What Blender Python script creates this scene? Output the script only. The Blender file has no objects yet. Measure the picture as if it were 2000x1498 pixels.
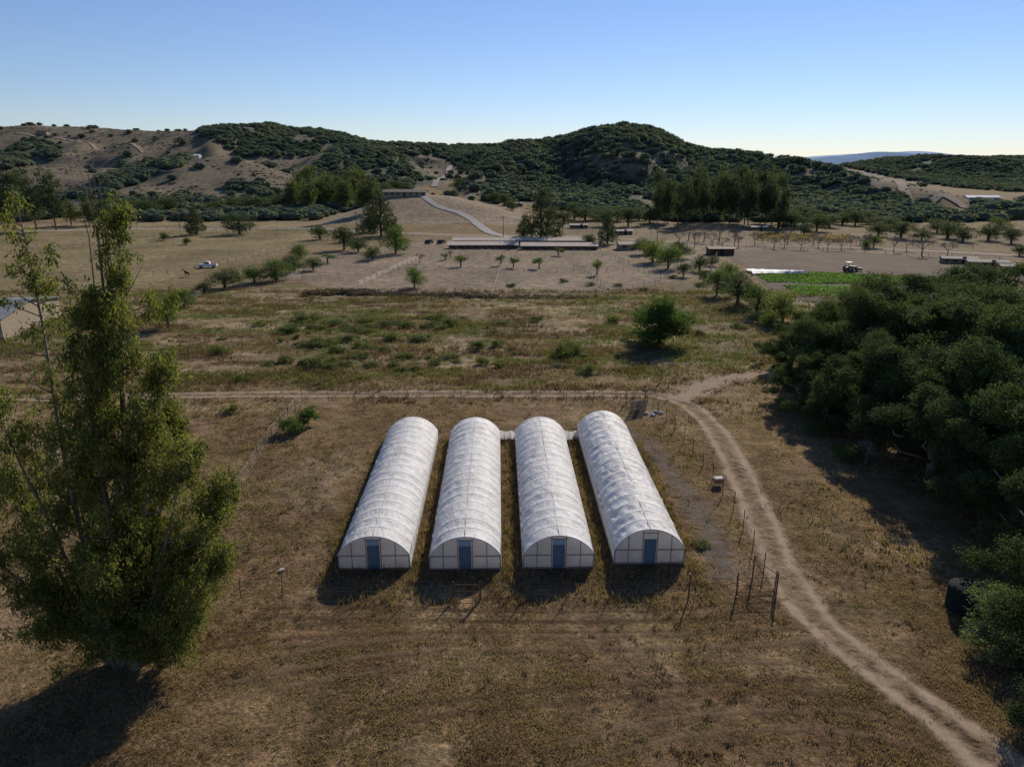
import bpy, math, random, numpy as np
rng=np.random.default_rng(7); random.seed(7)
D=bpy.data; S=bpy.context.scene; COL=S.collection
CAMH=28.6; TH=math.radians(17.2); FO=1388.0
# ------------------------------------------------------------ noise / terrain
def h2(ix,iy,s): 
    v=np.sin(ix*127.1+iy*311.7+s*74.7)*43758.5453
    return v-np.floor(v)
def vn(x,y,s=0):
    x=np.asarray(x,float); y=np.asarray(y,float)
    ix=np.floor(x); iy=np.floor(y); fx=x-ix; fy=y-iy
    fx=fx*fx*(3-2*fx); fy=fy*fy*(3-2*fy)
    a=h2(ix,iy,s); b=h2(ix+1,iy,s); c=h2(ix,iy+1,s); d=h2(ix+1,iy+1,s)
    return (a*(1-fx)+b*fx)*(1-fy)+(c*(1-fx)+d*fx)*fy
def fbm(x,y,o=4,s=0):
    t=0;a=.5;n=0
    for i in range(o):
        t=t+a*vn(x*2**i+i*7.3,y*2**i-i*3.1,s+i); n+=a; a*=.5
    return t/n
def ray(u,v):
    dx=(u-1000)/FO; dy=(749-v)/FO
    return np.array([dx, math.cos(TH)+dy*math.sin(TH), -math.sin(TH)+dy*math.cos(TH)])
def at(u,v,Y):
    r=ray(u,v); t=Y/r[1]; return r[0]*t, CAMH+r[2]*t
def flat(u,v):
    r=ray(u,v); t=CAMH/-r[2]; return r[0]*t, r[1]*t
RID=[]
def ridge(pts,wf,wb,sd,rough=.55):
    P=[]
    for (u,v,Y) in pts:
        X,Z=at(u,v,Y); P.append((X,Y,max(Z,0)))
    P.sort(); P=np.array(P); RID.append((P[:,0],P[:,1],P[:,2],wf,wb,sd,rough))
ridge([(-900,262,1100),(-300,258,1100),(0,247,1100),(60,244,1100),(150,249,1100),(250,256,1100),(330,258,1100),(400,255,1080),(440,248,1060),(520,247,1060),(570,258,1080),(610,255,1100),(650,260,1100),(700,273,1100),(750,282,1150),(850,286,1200),(930,288,1200),(1000,286,1200),(1060,288,1200),(1250,305,1200),(1450,345,1200)],330,400,1,.6)
ridge([(880,410,560),(920,350,640),(960,302,720),(1000,285,760),(1060,282,800),(1110,272,800),(1150,259,800),(1210,253,800),(1270,260,800),(1320,287,790),(1380,301,770),(1450,304,740),(1540,311,700),(1600,328,650),(1680,350,600),(1760,378,560),(1850,412,500),(1950,450,450)],170,220,2,.8)
ridge([(1400,345,1300),(1500,330,1300),(1580,322,1300),(1650,326,1300),(1700,322,1300),(1760,313,1280),(1830,306,1250),(1900,309,1250),(2000,310,1250),(2300,300,1250),(2800,310,1250)],260,400,3)
ridge([(-900,330,640),(-300,320,640),(0,318,640),(100,330,640),(200,348,620),(290,335,610),(350,318,600),(420,308,600),(480,315,600),(560,345,580),(640,385,560),(700,430,520)],110,150,4)
ridge([(520,370,820),(580,330,840),(630,303,850),(680,290,860),(740,294,860),(800,318,860),(850,350,840),(900,390,800)],160,150,5)
ridge([(640,440,400),(720,402,408),(770,384,415),(830,381,415),(880,384,415),(930,398,408),(1000,418,400),(1080,445,390)],42,90,6,.12)
def H(X,Y):
    X=np.asarray(X,float);Y=np.asarray(Y,float)
    n=fbm(X/110,Y/110,5,11); n2=fbm(X/28,Y/28,3,17)
    t=0
    for xs,ys,zs,wf,wb,sd,ro in RID:
        R=np.interp(X,xs,ys)+ (vn(X/130,X*0,sd)-.5)*40*(ro>.2); Z=np.interp(X,xs,zs)
        d=Y-R; w=np.where(d<0,wf,wb)
        b=np.exp(-(np.abs(d)/w)**1.9)
        rr=np.abs(fbm(X/95+sd*3,Y/170+sd,4,20+sd)*2-1)
        h=Z*b*(1-ro*(1-b)*np.clip(1.5*(1-2.4*rr),-.4,1))
        t=t+np.clip(h,0,None)**6
    t=t**(1/6.)
    hm=np.clip((t-6)/25,0,1)
    t=t+hm*((n-.5)*9+(n2-.5)*2.2)
    near=np.clip((125-Y)/30,0,1)
    t=np.where(t<.05,0,t)
    return t+near*(fbm(X/14,Y/14,3,5)-.5)*.35
def G(u,v):
    r=ray(u,v); ys=np.geomspace(18,4500,5000); t=ys/r[1]
    X=r[0]*t; Z=CAMH+r[2]*t; h=H(X,ys); k=np.argmax(Z<h)
    if not (Z<h).any(): k=len(ys)//2
    return float(X[k]),float(ys[k]),float(h[k])
def hz(x,y): return float(H(np.array([x]),np.array([y]))[0])
def zc(x,y,z): return y*math.cos(TH)+(CAMH-z)*math.sin(TH)
def project(X,Y,Z):
    z=Y*math.cos(TH)+(CAMH-Z)*math.sin(TH); z=np.where(z<1,1,z); up=(Y*math.sin(TH)-(CAMH-Z)*math.cos(TH))
    return 1000+FO*X/z, 749-FO*up/z
# ------------------------------------------------------------ materials
def newmat(name):
    m=D.materials.new(name); m.use_nodes=True; nt=m.node_tree; nt.nodes.clear()
    o=nt.nodes.new('ShaderNodeOutputMaterial'); return m,nt,o
def N(nt,t,**k):
    n=nt.nodes.new(t)
    for a,b in k.items():
        if a in n.inputs.keys(): n.inputs[a].default_value=b
        else: setattr(n,a,b)
    return n
def ramp(nt,cols,fac=None):
    r=nt.nodes.new('ShaderNodeValToRGB'); e=r.color_ramp.elements
    while len(e)<len(cols): e.new(.5)
    for i,(p,c) in enumerate(cols):
        e[i].position=p; e[i].color=(*c,1)
    if fac is not None: nt.links.new(fac,r.inputs[0])
    return r
def simple(name,c1,c2,scale=3,rough=.7,bump=.2,metal=0,stretch=(1,1,1),transl=0,dist=.02,spec=.3):
    m,nt,o=newmat(name); L=nt.links.new
    tc=N(nt,'ShaderNodeTexCoord'); mp=N(nt,'ShaderNodeMapping'); mp.inputs['Scale'].default_value=stretch
    L(tc.outputs['Object'],mp.inputs[0])
    n=N(nt,'ShaderNodeTexNoise',Scale=scale,Detail=6.0,Roughness=.65); L(mp.outputs[0],n.inputs['Vector'])
    r=ramp(nt,[(.3,c1),(.7,c2)],n.outputs[0])
    p=N(nt,'ShaderNodeBsdfPrincipled',Roughness=rough,Metallic=metal); L(r.outputs[0],p.inputs['Base Color']); p.inputs['Specular IOR Level'].default_value=spec
    b=N(nt,'ShaderNodeBump',Strength=bump,Distance=dist); L(n.outputs[0],b.inputs['Height']); L(b.outputs[0],p.inputs['Normal'])
    if transl:
        t=N(nt,'ShaderNodeBsdfTranslucent'); L(r.outputs[0],t.inputs[0]); L(b.outputs[0],t.inputs[1])
        mx=N(nt,'ShaderNodeMixShader'); mx.inputs[0].default_value=transl
        L(p.outputs[0],mx.inputs[1]); L(t.outputs[0],mx.inputs[2]); L(mx.outputs[0],o.inputs[0])
    else: L(p.outputs[0],o.inputs[0])
    return m
def leafmat(name,dark,mid,light,transl=.35,pos=.15,rough=.75,amp=.45,spec=.12):
    m,nt,o=newmat(name); L=nt.links.new
    g=N(nt,'ShaderNodeNewGeometry'); oi=N(nt,'ShaderNodeObjectInfo')
    n=N(nt,'ShaderNodeTexNoise',Scale=pos,Detail=3.0); L(g.outputs['Position'],n.inputs['Vector'])
    a=N(nt,'ShaderNodeMath',operation='MULTIPLY_ADD'); L(g.outputs['Random Per Island'],a.inputs[0]); a.inputs[1].default_value=amp
    L(n.outputs[0],a.inputs[2])
    b=N(nt,'ShaderNodeMath',operation='MULTIPLY_ADD'); L(oi.outputs['Random'],b.inputs[0]); b.inputs[1].default_value=.3; L(a.outputs[0],b.inputs[2])
    r=ramp(nt,[(.4,dark),(.8,mid),(1.0,light)],b.outputs[0])
    p=N(nt,'ShaderNodeBsdfPrincipled',Roughness=rough); L(r.outputs[0],p.inputs['Base Color'])
    p.inputs['Specular IOR Level'].default_value=spec
    t=N(nt,'ShaderNodeBsdfTranslucent'); 
    mc=N(nt,'ShaderNodeMix',data_type='RGBA',blend_type='MULTIPLY'); mc.inputs[0].default_value=1
    L(r.outputs[0],mc.inputs[6]); mc.inputs[7].default_value=(1.5,1.6,.8,1); L(mc.outputs[2],t.inputs[0])
    mx=N(nt,'ShaderNodeMixShader'); mx.inputs[0].default_value=transl
    L(p.outputs[0],mx.inputs[1]); L(t.outputs[0],mx.inputs[2]); L(mx.outputs[0],o.inputs[0])
    return m
M={}
M['oak']=leafmat('oak_foliage',(.03,.044,.024),(.056,.08,.036),(.09,.115,.05),.32)
M['oakn']=leafmat('dense_oak_foliage',(.024,.04,.022),(.046,.068,.032),(.09,.112,.046),.3,.1,.8,.5,.08)
M['leafy']=leafmat('leafy_foliage',(.04,.066,.022),(.07,.112,.032),(.115,.155,.05),.38)
M['walnut']=leafmat('broad_leaf_foliage',(.034,.062,.018),(.068,.118,.03),(.12,.17,.05),.42)
M['yellow']=leafmat('yellow_green_foliage',(.07,.095,.024),(.12,.155,.04),(.2,.22,.068),.4)
M['euc']=leafmat('eucalyptus_foliage',(.038,.054,.019),(.08,.099,.031),(.18,.18,.054),.45,.5)
M['eucf']=leafmat('grove_foliage',(.034,.05,.032),(.06,.08,.045),(.1,.115,.058),.3)
M['eucy']=leafmat('pale_grove_foliage',(.045,.062,.026),(.08,.1,.04),(.125,.14,.055),.35)
M['pine']=leafmat('conifer_foliage',(.026,.038,.026),(.048,.064,.038),(.075,.088,.048),.28)
M['wood_hazed']=leafmat('hazed_woodland_foliage',(.078,.098,.088),(.1,.122,.102),(.124,.14,.108),.38,.015,.95,.12,.0)  # aerial haze painted into the leaf colour: lighter and bluer than real foliage
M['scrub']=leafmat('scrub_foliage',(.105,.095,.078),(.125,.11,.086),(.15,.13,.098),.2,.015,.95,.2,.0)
M['sage']=leafmat('sage_foliage',(.06,.085,.035),(.11,.145,.065),(.18,.21,.11),.35)
M['straw']=leafmat('straw_clump',(.14,.11,.05),(.24,.19,.1),(.36,.3,.17),.3,.6)
M['weed']=leafmat('green_weed',(.05,.072,.024),(.09,.118,.038),(.16,.172,.06),.35,.2)
M['dry']=leafmat('dry_grass',(.09,.066,.038),(.17,.128,.07),(.3,.235,.13),.3,.12)
M['drier']=leafmat('dry_low_weed',(.07,.046,.026),(.155,.105,.058),(.3,.215,.122),.3,.2)
M['crop']=leafmat('crop_foliage',(.08,.155,.03),(.125,.23,.045),(.18,.3,.06),.35,.1)
M['autumn']=leafmat('autumn_foliage',(.3,.07,.02),(.4,.12,.03),(.45,.2,.05),.3)
M['vine']=leafmat('vine_foliage',(.12,.1,.035),(.2,.155,.05),(.28,.21,.07),.3)
M['debris']=leafmat('brush_debris',(.055,.038,.024),(.1,.072,.044),(.17,.125,.08),.2,.3)
M['rustw']=leafmat('rust_brown_weed',(.07,.044,.028),(.125,.082,.05),(.2,.138,.085),.3,.25)
M['bark']=simple('bark',(.06,.05,.04),(.18,.145,.11),4,.9,.6,stretch=(1,1,.3))
M['obark']=simple('pale_oak_bark',(.12,.1,.085),(.27,.235,.2),4,.9,.6,stretch=(1,1,.3))
M['ebark']=simple('eucalyptus_bark',(.07,.052,.038),(.24,.185,.135),2.5,.85,.5,stretch=(1,1,.3))
M['grey']=simple('grey_twig',(.16,.13,.11),(.3,.26,.22),4,.9,.3)
M['woodf']=simple('weathered_wood',(.14,.10,.07),(.3,.23,.16),6,.85,.4)
M['rust']=simple('rusty_steel',(.06,.03,.018),(.17,.08,.045),12,.8,.3)
M['steel']=simple('galvanised_steel',(.16,.15,.14),(.3,.29,.28),9,.55,.2,metal=.3)
M['door']=simple('blue_grey_paint',(.085,.125,.16),(.13,.18,.22),5,.6,.1)
M['pane']=simple('pale_blue_panel',(.34,.44,.56),(.46,.55,.66),4,.4,.05,transl=.3)
M['white']=simple('white_paint',(.6,.6,.58),(.78,.78,.76),5,.45,.05)
M['dull']=simple('dusty_white_paint',(.36,.35,.33),(.5,.49,.46),5,.6,.05)
M['roofm']=simple('dusty_metal_roof',(.42,.35,.28),(.56,.48,.39),1.5,.9,.1,stretch=(1,.2,1),spec=.05)
M['roofd']=simple('dull_brown_roof',(.22,.18,.14),(.3,.25,.2),1.5,.9,.1,spec=.05)
M['roofg']=simple('grey_metal_roof',(.17,.18,.19),(.26,.27,.28),1.5,.8,.1,spec=.1)
M['tan']=simple('tan_siding',(.24,.19,.13),(.34,.28,.2),2,.8,.1)
M['red']=simple('dark_red_siding',(.08,.035,.026),(.16,.07,.05),2,.8,.2)
M['dark']=simple('dark_opening',(.012,.012,.012),(.025,.023,.02),2,.9,0)
M['glass']=simple('dark_glass',(.02,.025,.03),(.04,.045,.05),2,.12,0)
M['tyre']=simple('tyre_rubber',(.015,.015,.015),(.03,.03,.03),10,.85,.1)
M['carblk']=simple('dark_car_paint',(.02,.02,.024),(.03,.03,.035),2,.25,0)
M['tank']=simple('dark_green_plastic',(.01,.016,.015),(.02,.028,.025),2,.85,.05,spec=.1)
M['hide']=simple('brown_horse_coat',(.06,.03,.018),(.11,.055,.03),3,.6,0)
M['tractor']=simple('faded_yellow_paint',(.3,.23,.11),(.42,.33,.16),4,.6,.1)
M['stone']=simple('pale_stone',(.35,.33,.3),(.6,.57,.52),5,.9,.4)
M['sheet']=simple('white_row_cover',(.6,.62,.64),(.8,.82,.84),.8,.6,.3,transl=.3)
def covermat(name,c1,c2,tr,bs=.4):
    m,nt,o=newmat(name); L=nt.links.new
    tc=N(nt,'ShaderNodeTexCoord'); oi=N(nt,'ShaderNodeObjectInfo')
    ad=N(nt,'ShaderNodeVectorMath',operation='ADD'); L(tc.outputs['Object'],ad.inputs[0]); L(oi.outputs['Location'],ad.inputs[1])
    mp=N(nt,'ShaderNodeMapping'); mp.inputs['Scale'].default_value=(1,.4,1); mp.inputs['Rotation'].default_value=(0,0,.5); L(ad.outputs[0],mp.inputs[0])
    w=N(nt,'ShaderNodeTexNoise',Scale=2.0,Detail=7.0,Roughness=.62,Distortion=2.2); L(mp.outputs[0],w.inputs['Vector'])
    d=N(nt,'ShaderNodeTexNoise',Scale=.6,Detail=8.0,Roughness=.8); L(ad.outputs[0],d.inputs['Vector'])
    r=ramp(nt,[(.36,c1),(.58,c2)],d.outputs[0])
    b=N(nt,'ShaderNodeBump',Strength=bs,Distance=.14); L(w.outputs[0],b.inputs['Height'])
    p=N(nt,'ShaderNodeBsdfPrincipled',Roughness=.6); L(r.outputs[0],p.inputs['Base Color']); L(b.outputs[0],p.inputs['Normal']); p.inputs['Specular IOR Level'].default_value=.3
    t=N(nt,'ShaderNodeBsdfTranslucent'); L(r.outputs[0],t.inputs[0])
    mx=N(nt,'ShaderNodeMixShader'); mx.inputs[0].default_value=tr
    L(p.outputs[0],mx.inputs[1]); L(t.outputs[0],mx.inputs[2]); L(mx.outputs[0],o.inputs[0]); return m
M['cover']=covermat('white_plastic_film',(.67,.65,.61),(.88,.87,.84),.27,.65)
M['endf']=covermat('end_wall_film',(.76,.69,.63),(.93,.88,.83),.62,.45)
def groundmat():
    m,nt,o=newmat('dry_ground'); L=nt.links.new
    g=N(nt,'ShaderNodeNewGeometry'); at_=N(nt,'ShaderNodeVertexColor'); at_.layer_name='Col'
    def no(s,d=6,r=.6): 
        n=N(nt,'ShaderNodeTexNoise',Scale=s,Detail=float(d),Roughness=r); L(g.outputs['Position'],n.inputs['Vector']); return n
    a=no(.045,5); b=no(.45,6,.7); c=no(3.2,6,.75)
    def mr(n,lo,hi,f0=.3,f1=.7):
        k=N(nt,'ShaderNodeMapRange'); k.inputs[1].default_value=f0;k.inputs[2].default_value=f1;k.inputs[3].default_value=lo;k.inputs[4].default_value=hi; L(n.outputs[0],k.inputs[0]); return k
    ka=mr(a,.76,1.22); kb=mr(b,.5,1.48); kc=mr(c,.35,1.6)
    m1=N(nt,'ShaderNodeMath',operation='MULTIPLY'); L(ka.outputs[0],m1.inputs[0]); L(kb.outputs[0],m1.inputs[1])
    m2=N(nt,'ShaderNodeMath',operation='MULTIPLY'); L(m1.outputs[0],m2.inputs[0]); L(kc.outputs[0],m2.inputs[1])
    sc=N(nt,'ShaderNodeVectorMath',operation='SCALE'); L(at_.outputs[0],sc.inputs[0]); L(m2.outputs[0],sc.inputs['Scale'])
    hn=no(.16,5,.7); hr=ramp(nt,[(.38,(.98,1.04,.92)),(.62,(1.05,.98,.97))],hn.outputs[0])
    mc=N(nt,'ShaderNodeMix',data_type='RGBA',blend_type='MULTIPLY'); mc.inputs[0].default_value=1
    L(sc.outputs[0],mc.inputs[6]); L(hr.outputs[0],mc.inputs[7])
    p=N(nt,'ShaderNodeBsdfPrincipled',Roughness=.95); p.inputs['Specular IOR Level'].default_value=.05
    L(mc.outputs[2],p.inputs['Base Color'])
    bp=N(nt,'ShaderNodeBump',Strength=.8,Distance=.12); L(c.outputs[0],bp.inputs['Height'])
    bp2=N(nt,'ShaderNodeBump',Strength=.6,Distance=.7); L(b.outputs[0],bp2.inputs['Height']); L(bp.outputs[0],bp2.inputs['Normal'])
    L(bp2.outputs[0],p.inputs['Normal']); L(p.outputs[0],o.inputs[0]); return m
def pathmat(name,c1,c2,ruts=True,solid=.5,lo=.42,mxa=1.,sc=1.1,amp=1.6,soft=.5):
    m,nt,o=newmat(name); L=nt.links.new
    uv=N(nt,'ShaderNodeUVMap'); uv.uv_map='UVMap'; sx=N(nt,'ShaderNodeSeparateXYZ'); L(uv.outputs[0],sx.inputs[0])
    g=N(nt,'ShaderNodeNewGeometry')
    n=N(nt,'ShaderNodeTexNoise',Scale=sc,Detail=7.0,Roughness=.75); L(g.outputs['Position'],n.inputs['Vector'])
    n2=N(nt,'ShaderNodeTexNoise',Scale=.5,Detail=8.0,Roughness=.85); L(g.outputs['Position'],n2.inputs['Vector'])
    if ruts: prof=[(0,0),(.14,.25),(.27,1),(.40,.3+lo*.6),(.5,lo),(.60,.3+lo*.6),(.73,1),(.86,.25),(1,0)]
    elif ruts is None: prof=[(0,0),(.5,1),(1,0)]
    else: prof=[(0,0),(.12,.6),(.3,1),(.7,1),(.88,.6),(1,0)]
    r=ramp(nt,[(p,(v,v,v)) for p,v in prof],sx.outputs[0])
    a=N(nt,'ShaderNodeMath',operation='MULTIPLY_ADD'); L(n.outputs[0],a.inputs[0]); a.inputs[1].default_value=amp; L(r.outputs[0],a.inputs[2])
    k=N(nt,'ShaderNodeMapRange'); k.inputs[1].default_value=1.3-solid*.5; k.inputs[2].default_value=1.3+soft-solid*.5; k.inputs[4].default_value=mxa; L(a.outputs[0],k.inputs[0])
    cr=ramp(nt,[(.3,c1),(.7,c2)],n2.outputs[0])
    p=N(nt,'ShaderNodeBsdfPrincipled',Roughness=.95); L(cr.outputs[0],p.inputs['Base Color']); p.inputs['Specular IOR Level'].default_value=.05
    b=N(nt,'ShaderNodeBump',Strength=.5,Distance=.1); L(n.outputs[0],b.inputs['Height']); L(b.outputs[0],p.inputs['Normal'])
    t=N(nt,'ShaderNodeBsdfTransparent'); mx=N(nt,'ShaderNodeMixShader'); L(k.outputs[0],mx.inputs[0]); L(t.outputs[0],mx.inputs[1]); L(p.outputs[0],mx.inputs[2])
    L(mx.outputs[0],o.inputs[0]); return m
# ------------------------------------------------------------ mesh helpers
def mesh_np(name,V,Fc,mat,smooth=False):
    V=np.ascontiguousarray(V,dtype=np.float32).reshape(-1,3); Fc=np.ascontiguousarray(Fc,dtype=np.int32); k=Fc.shape[1]
    me=D.meshes.new(name); me.vertices.add(len(V)); me.vertices.foreach_set('co',V.ravel())
    me.loops.add(Fc.size); me.loops.foreach_set('vertex_index',Fc.ravel())
    me.polygons.add(len(Fc)); me.polygons.foreach_set('loop_start',np.arange(len(Fc),dtype=np.int32)*k)
    me.update(calc_edges=True); me.validate()
    if smooth: me.polygons.foreach_set('use_smooth',np.ones(len(Fc),bool))
    if mat: me.materials.append(mat)
    return me
class MB:
    def __init__(s): s.v=[]; s.f=[]
    def add(s,v,f):
        o=len(s.v); s.v+= [tuple(map(float,p)) for p in v]; s.f+=[tuple(i+o for i in q) for q in f]; return s
    def box(s,c,d,rz=0,rx=0):
        x,y,z=[k/2 for k in d]; P=[(-x,-y,-z),(x,-y,-z),(x,y,-z),(-x,y,-z),(-x,-y,z),(x,-y,z),(x,y,z),(-x,y,z)]
        Q=[]
        for a,b,e in P:
            b,e=b*math.cos(rx)-e*math.sin(rx), b*math.sin(rx)+e*math.cos(rx)
            a,b=a*math.cos(rz)-b*math.sin(rz), a*math.sin(rz)+b*math.cos(rz)
            Q.append((a+c[0],b+c[1],e+c[2]))
        return s.add(Q,[(0,3,2,1),(4,5,6,7),(0,1,5,4),(1,2,6,5),(2,3,7,6),(3,0,4,7)])
    def tube(s,pts,rad,n=6,cap=True):
        pts=[np.array(p,float) for p in pts]
        if not hasattr(rad,'__len__'): rad=[rad]*len(pts)
        V=[];Fs=[]
        for i,p in enumerate(pts):
            d=(pts[min(i+1,len(pts)-1)]-pts[max(i-1,0)]); d/= (np.linalg.norm(d)+1e-9)
            a=np.cross(d,[0,0,1.]) if abs(d[2])<.9 else np.cross(d,[1.,0,0]); a/=np.linalg.norm(a); b=np.cross(d,a)
            for j in range(n):
                t=2*math.pi*j/n; V.append(p+rad[i]*(a*math.cos(t)+b*math.sin(t)))
        for i in range(len(pts)-1):
            for j in range(n): Fs.append((i*n+j,i*n+(j+1)%n,(i+1)*n+(j+1)%n,(i+1)*n+j))
        if cap: Fs.append(tuple(range(n))[::-1]); Fs.append(tuple((len(pts)-1)*n+j for j in range(n)))
        return s.add(V,Fs)
    def prism(s,prof,y0,y1,axis='y'):
        n=len(prof)
        if axis=='y': V=[(a,y0,b) for a,b in prof]+[(a,y1,b) for a,b in prof]
        else: V=[(y0,a,b) for a,b in prof]+[(y1,a,b) for a,b in prof]
        return s.add(V,[tuple(range(n))]+[tuple(range(2*n-1,n-1,-1))]+[(i,i+n,(i+1)%n+n,(i+1)%n) for i in range(n)])
    def mesh(s,name,mat,smooth=False,fix=True):
        me=D.meshes.new(name); me.from_pydata(s.v,[],s.f); me.update()
        if fix:
            import bmesh
            bm=bmesh.new(); bm.from_mesh(me); bmesh.ops.recalc_face_normals(bm,faces=bm.faces); bm.to_mesh(me); bm.free()
        if smooth: me.polygons.foreach_set('use_smooth',np.ones(len(me.polygons),bool))
        me.materials.append(mat); return me
def obj(name,data,loc=(0,0,0),rz=0,sc=(1,1,1),parent=None,**props):
    o=D.objects.new(name,data); o.location=loc; o.rotation_euler=(0,0,rz); o.scale=sc
    if parent: o.parent=parent
    COL.objects.link(o)
    for k,v in props.items(): o[k]=v
    return o
# ------------------------------------------------------------ track geometry (world metres)
def wp(px): return [flat(u,v) for u,v in px]
def smoothline(P,step=1.0,z=False):
    P=np.array(P,float); n=len(P); out=[]
    for i in range(n-1):
        p0=P[max(i-1,0)];p1=P[i];p2=P[i+1];p3=P[min(i+2,n-1)]
        k=max(2,int(np.linalg.norm(p2-p1)/step))
        for j in range(k):
            t=j/k; out.append(.5*((2*p1)+(-p0+p2)*t+(2*p0-5*p1+4*p2-p3)*t*t+(-p0+3*p1-3*p2+p3)*t**3))
    out.append(P[-1]); return np.array(out)
TRACK=smoothline(wp([(2160,1640),(1960,1498),(1830,1395),(1690,1290),(1590,1205),(1535,1125),(1500,1050),(1468,975),(1430,895),(1392,835),(1345,792),(1290,774),(1200,770),(1050,770),(850,770),(620,771),(400,772),(100,776),(-300,780)]),1.)
SPUR=smoothline(wp([(1325,785),(1365,760),(1410,744),(1470,736),(1530,735)]),1.)
GRAV=smoothline(wp([(1205,835),(1260,868),(1310,925),(1352,985),(1390,1045),(1420,1130)]),1.)
def ribbon(name,P,w,mat,zo=.03,nw=8,**props):
    T=np.gradient(P,axis=0); T/=np.linalg.norm(T,axis=1)[:,None]; Nn=np.stack([T[:,1],-T[:,0]],1)
    s=np.concatenate([[0],np.cumsum(np.linalg.norm(np.diff(P,axis=0),axis=1))])
    wv=w*(.75+.5*fbm(s/5,s*0,3,77)); 
    V=[];UV=[]
    for u in np.linspace(0,1,nw+1):
        q=P+Nn*((u-.5)*wv)[:,None]; z=H(q[:,0],q[:,1])+zo; V.append(np.column_stack([q,z])); UV.append(np.column_stack([np.full(len(P),u),s/w]))
    V=np.stack(V,1).reshape(-1,3); UV=np.stack(UV,1).reshape(-1,2); n=len(P);k=nw+1
    i=np.arange(n-1)[:,None]*k+np.arange(nw)[None,:]; i=i.ravel(); Fc=np.stack([i,i+1,i+k+1,i+k],1)
    me=mesh_np(name,V,Fc,mat,True); l=me.uv_layers.new(name='UVMap'); l.data.foreach_set('uv',UV[Fc.ravel()].astype(np.float32).ravel())
    return obj(name,me,kind='structure',**props)
def pdist(X,Y,P,st=2):
    d=np.full(X.shape,1e9)
    for p in P[::st]: d=np.minimum(d,(X-p[0])**2+(Y-p[1])**2)
    return np.sqrt(d)
def pip(X,Y,poly):
    r=np.zeros(X.shape,bool); n=len(poly)
    for i in range(n):
        x1,y1=poly[i];x2,y2=poly[(i+1)%n]
        if y1==y2: continue
        r^=((y1>Y)!=(y2>Y))&(X<(x2-x1)*(Y-y1)/(y2-y1)+x1)
    return r
W=[(1.,[(955,300),(1000,275),(1060,268),(1150,243),(1220,238),(1290,253),(1330,280),(1460,292),(1560,300),(1620,325),(1700,350),(1800,390),(1900,430),(1900,462),(1500,440),(1300,425),(1100,405),(1010,385),(960,350)]),
(.85,[(640,295),(660,280),(720,275),(790,292),(800,330),(850,352),(800,368),(700,372),(580,385),(580,350)]),
(1.,[(385,256),(440,230),(530,232),(575,262),(540,300),(480,305),(430,280)]),
(.95,[(190,350),(280,312),(360,298),(375,312),(300,338),(230,368)]),
(.85,[(-300,290),(0,300),(60,268),(120,286),(115,308),(30,325),(-300,345)]),
(.85,[(-300,385),(0,370),(200,372),(260,385),(400,372),(470,395),(560,375),(740,355),(790,385),(760,420),(400,425),(0,440),(-300,440)]),
(.7,[(565,250),(620,242),(700,262),(725,290),(620,270)]),(.95,[(850,288),(930,280),(1010,270),(970,335),(930,345),(890,322),(860,305)]),
(.3,[(700,272),(870,280),(870,302),(760,302)]),(.9,[(1640,322),(1780,302),(1990,297),(2300,296),(2300,345),(1980,372),(1850,362),(1750,345)]),
(.4,[(1900,395),(2300,370),(2300,470),(1960,470),(1870,440)]),(.55,[(440,345),(520,350),(540,395),(450,400)]),(.35,[(890,345),(980,350),(1010,400),(910,378)])]
BR=[(.3,[(1130,300),(1220,272),(1290,285),(1370,312),(1320,350),(1190,345)]),(.3,[(540,272),(640,275),(620,300),(540,310)]),(.25,[(1540,312),(1620,332),(1580,350),(1500,345)]),(.05,[(845,362),(860,330),(880,318),(892,330),(885,362)])]
def density(X,Y,Z):
    u,v=project(X,Y,Z+2); d=np.full(X.shape,.012)
    for a,p in W: d=np.maximum(d,pip(u,v,p)*a)
    for a,p in BR: k=pip(u,v,p); d=np.where(k,a,d)
    return d,u,v
# ------------------------------------------------------------ ground sheet
xs=41.7*np.sinh(6.1*np.linspace(-1,1,900))
ys=np.concatenate([np.arange(-60,20,4.),np.arange(20,130,.7),130+np.cumsum(np.linspace(.8,5.5,420))])
ys=np.concatenate([ys,np.geomspace(ys[-1]+8,12000,60)])
GX,GY=np.meshgrid(xs,ys); GZ=H(GX,GY)
nx=len(xs);ny=len(ys); i=(np.arange(ny-1)[:,None]*nx+np.arange(nx-1)[None,:]).ravel()
me=mesh_np('ground',np.stack([GX,GY,GZ],-1).reshape(-1,3),np.stack([i,i+1,i+nx+1,i+nx],1),groundmat(),True)
C=np.empty(GX.shape+(3,)); C[:]=(.19,.127,.072)
def blend(mask,col): 
    m=mask[...,None]; C[:]=C*(1-m)+np.array(col)*m
sm=lambda a,b,x: (lambda t:t*t*(3-2*t))(np.clip((x-a)/(b-a),0,1))
blend(sm(80,105,GY)*(.8),(.205,.155,.09))
mid=sm(86,98,GY)*(1-sm(165,190,GY))
gn=fbm(GX/9,GY/4,4,31); blend(mid*sm(.5,.58,gn)*.7,(.125,.12,.052))
blend(mid*sm(.5,.58,fbm(GX/8,GY/3,4,36))*.75,(.125,.082,.052)); blend(mid*sm(.56,.63,fbm(GX/10,GY/3.5,4,37))*.7,(.3,.235,.15))
gn2=fbm(GX/16,GY/7,4,32); blend(sm(20,40,GY)*(1-sm(85,95,GY))*sm(.5,.65,gn2)*.6,(.275,.2,.122))
gn3=fbm(GX/5,GY/10,4,35); blend((1-sm(70,84,GY))*sm(.46,.58,gn3)*.6,(.112,.072,.041))
JX=GX+(fbm(GX/6,GY/6,3,41)-.5)*9; JY=GY+(fbm(GX/6,GY/6,3,43)-.5)*9
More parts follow.
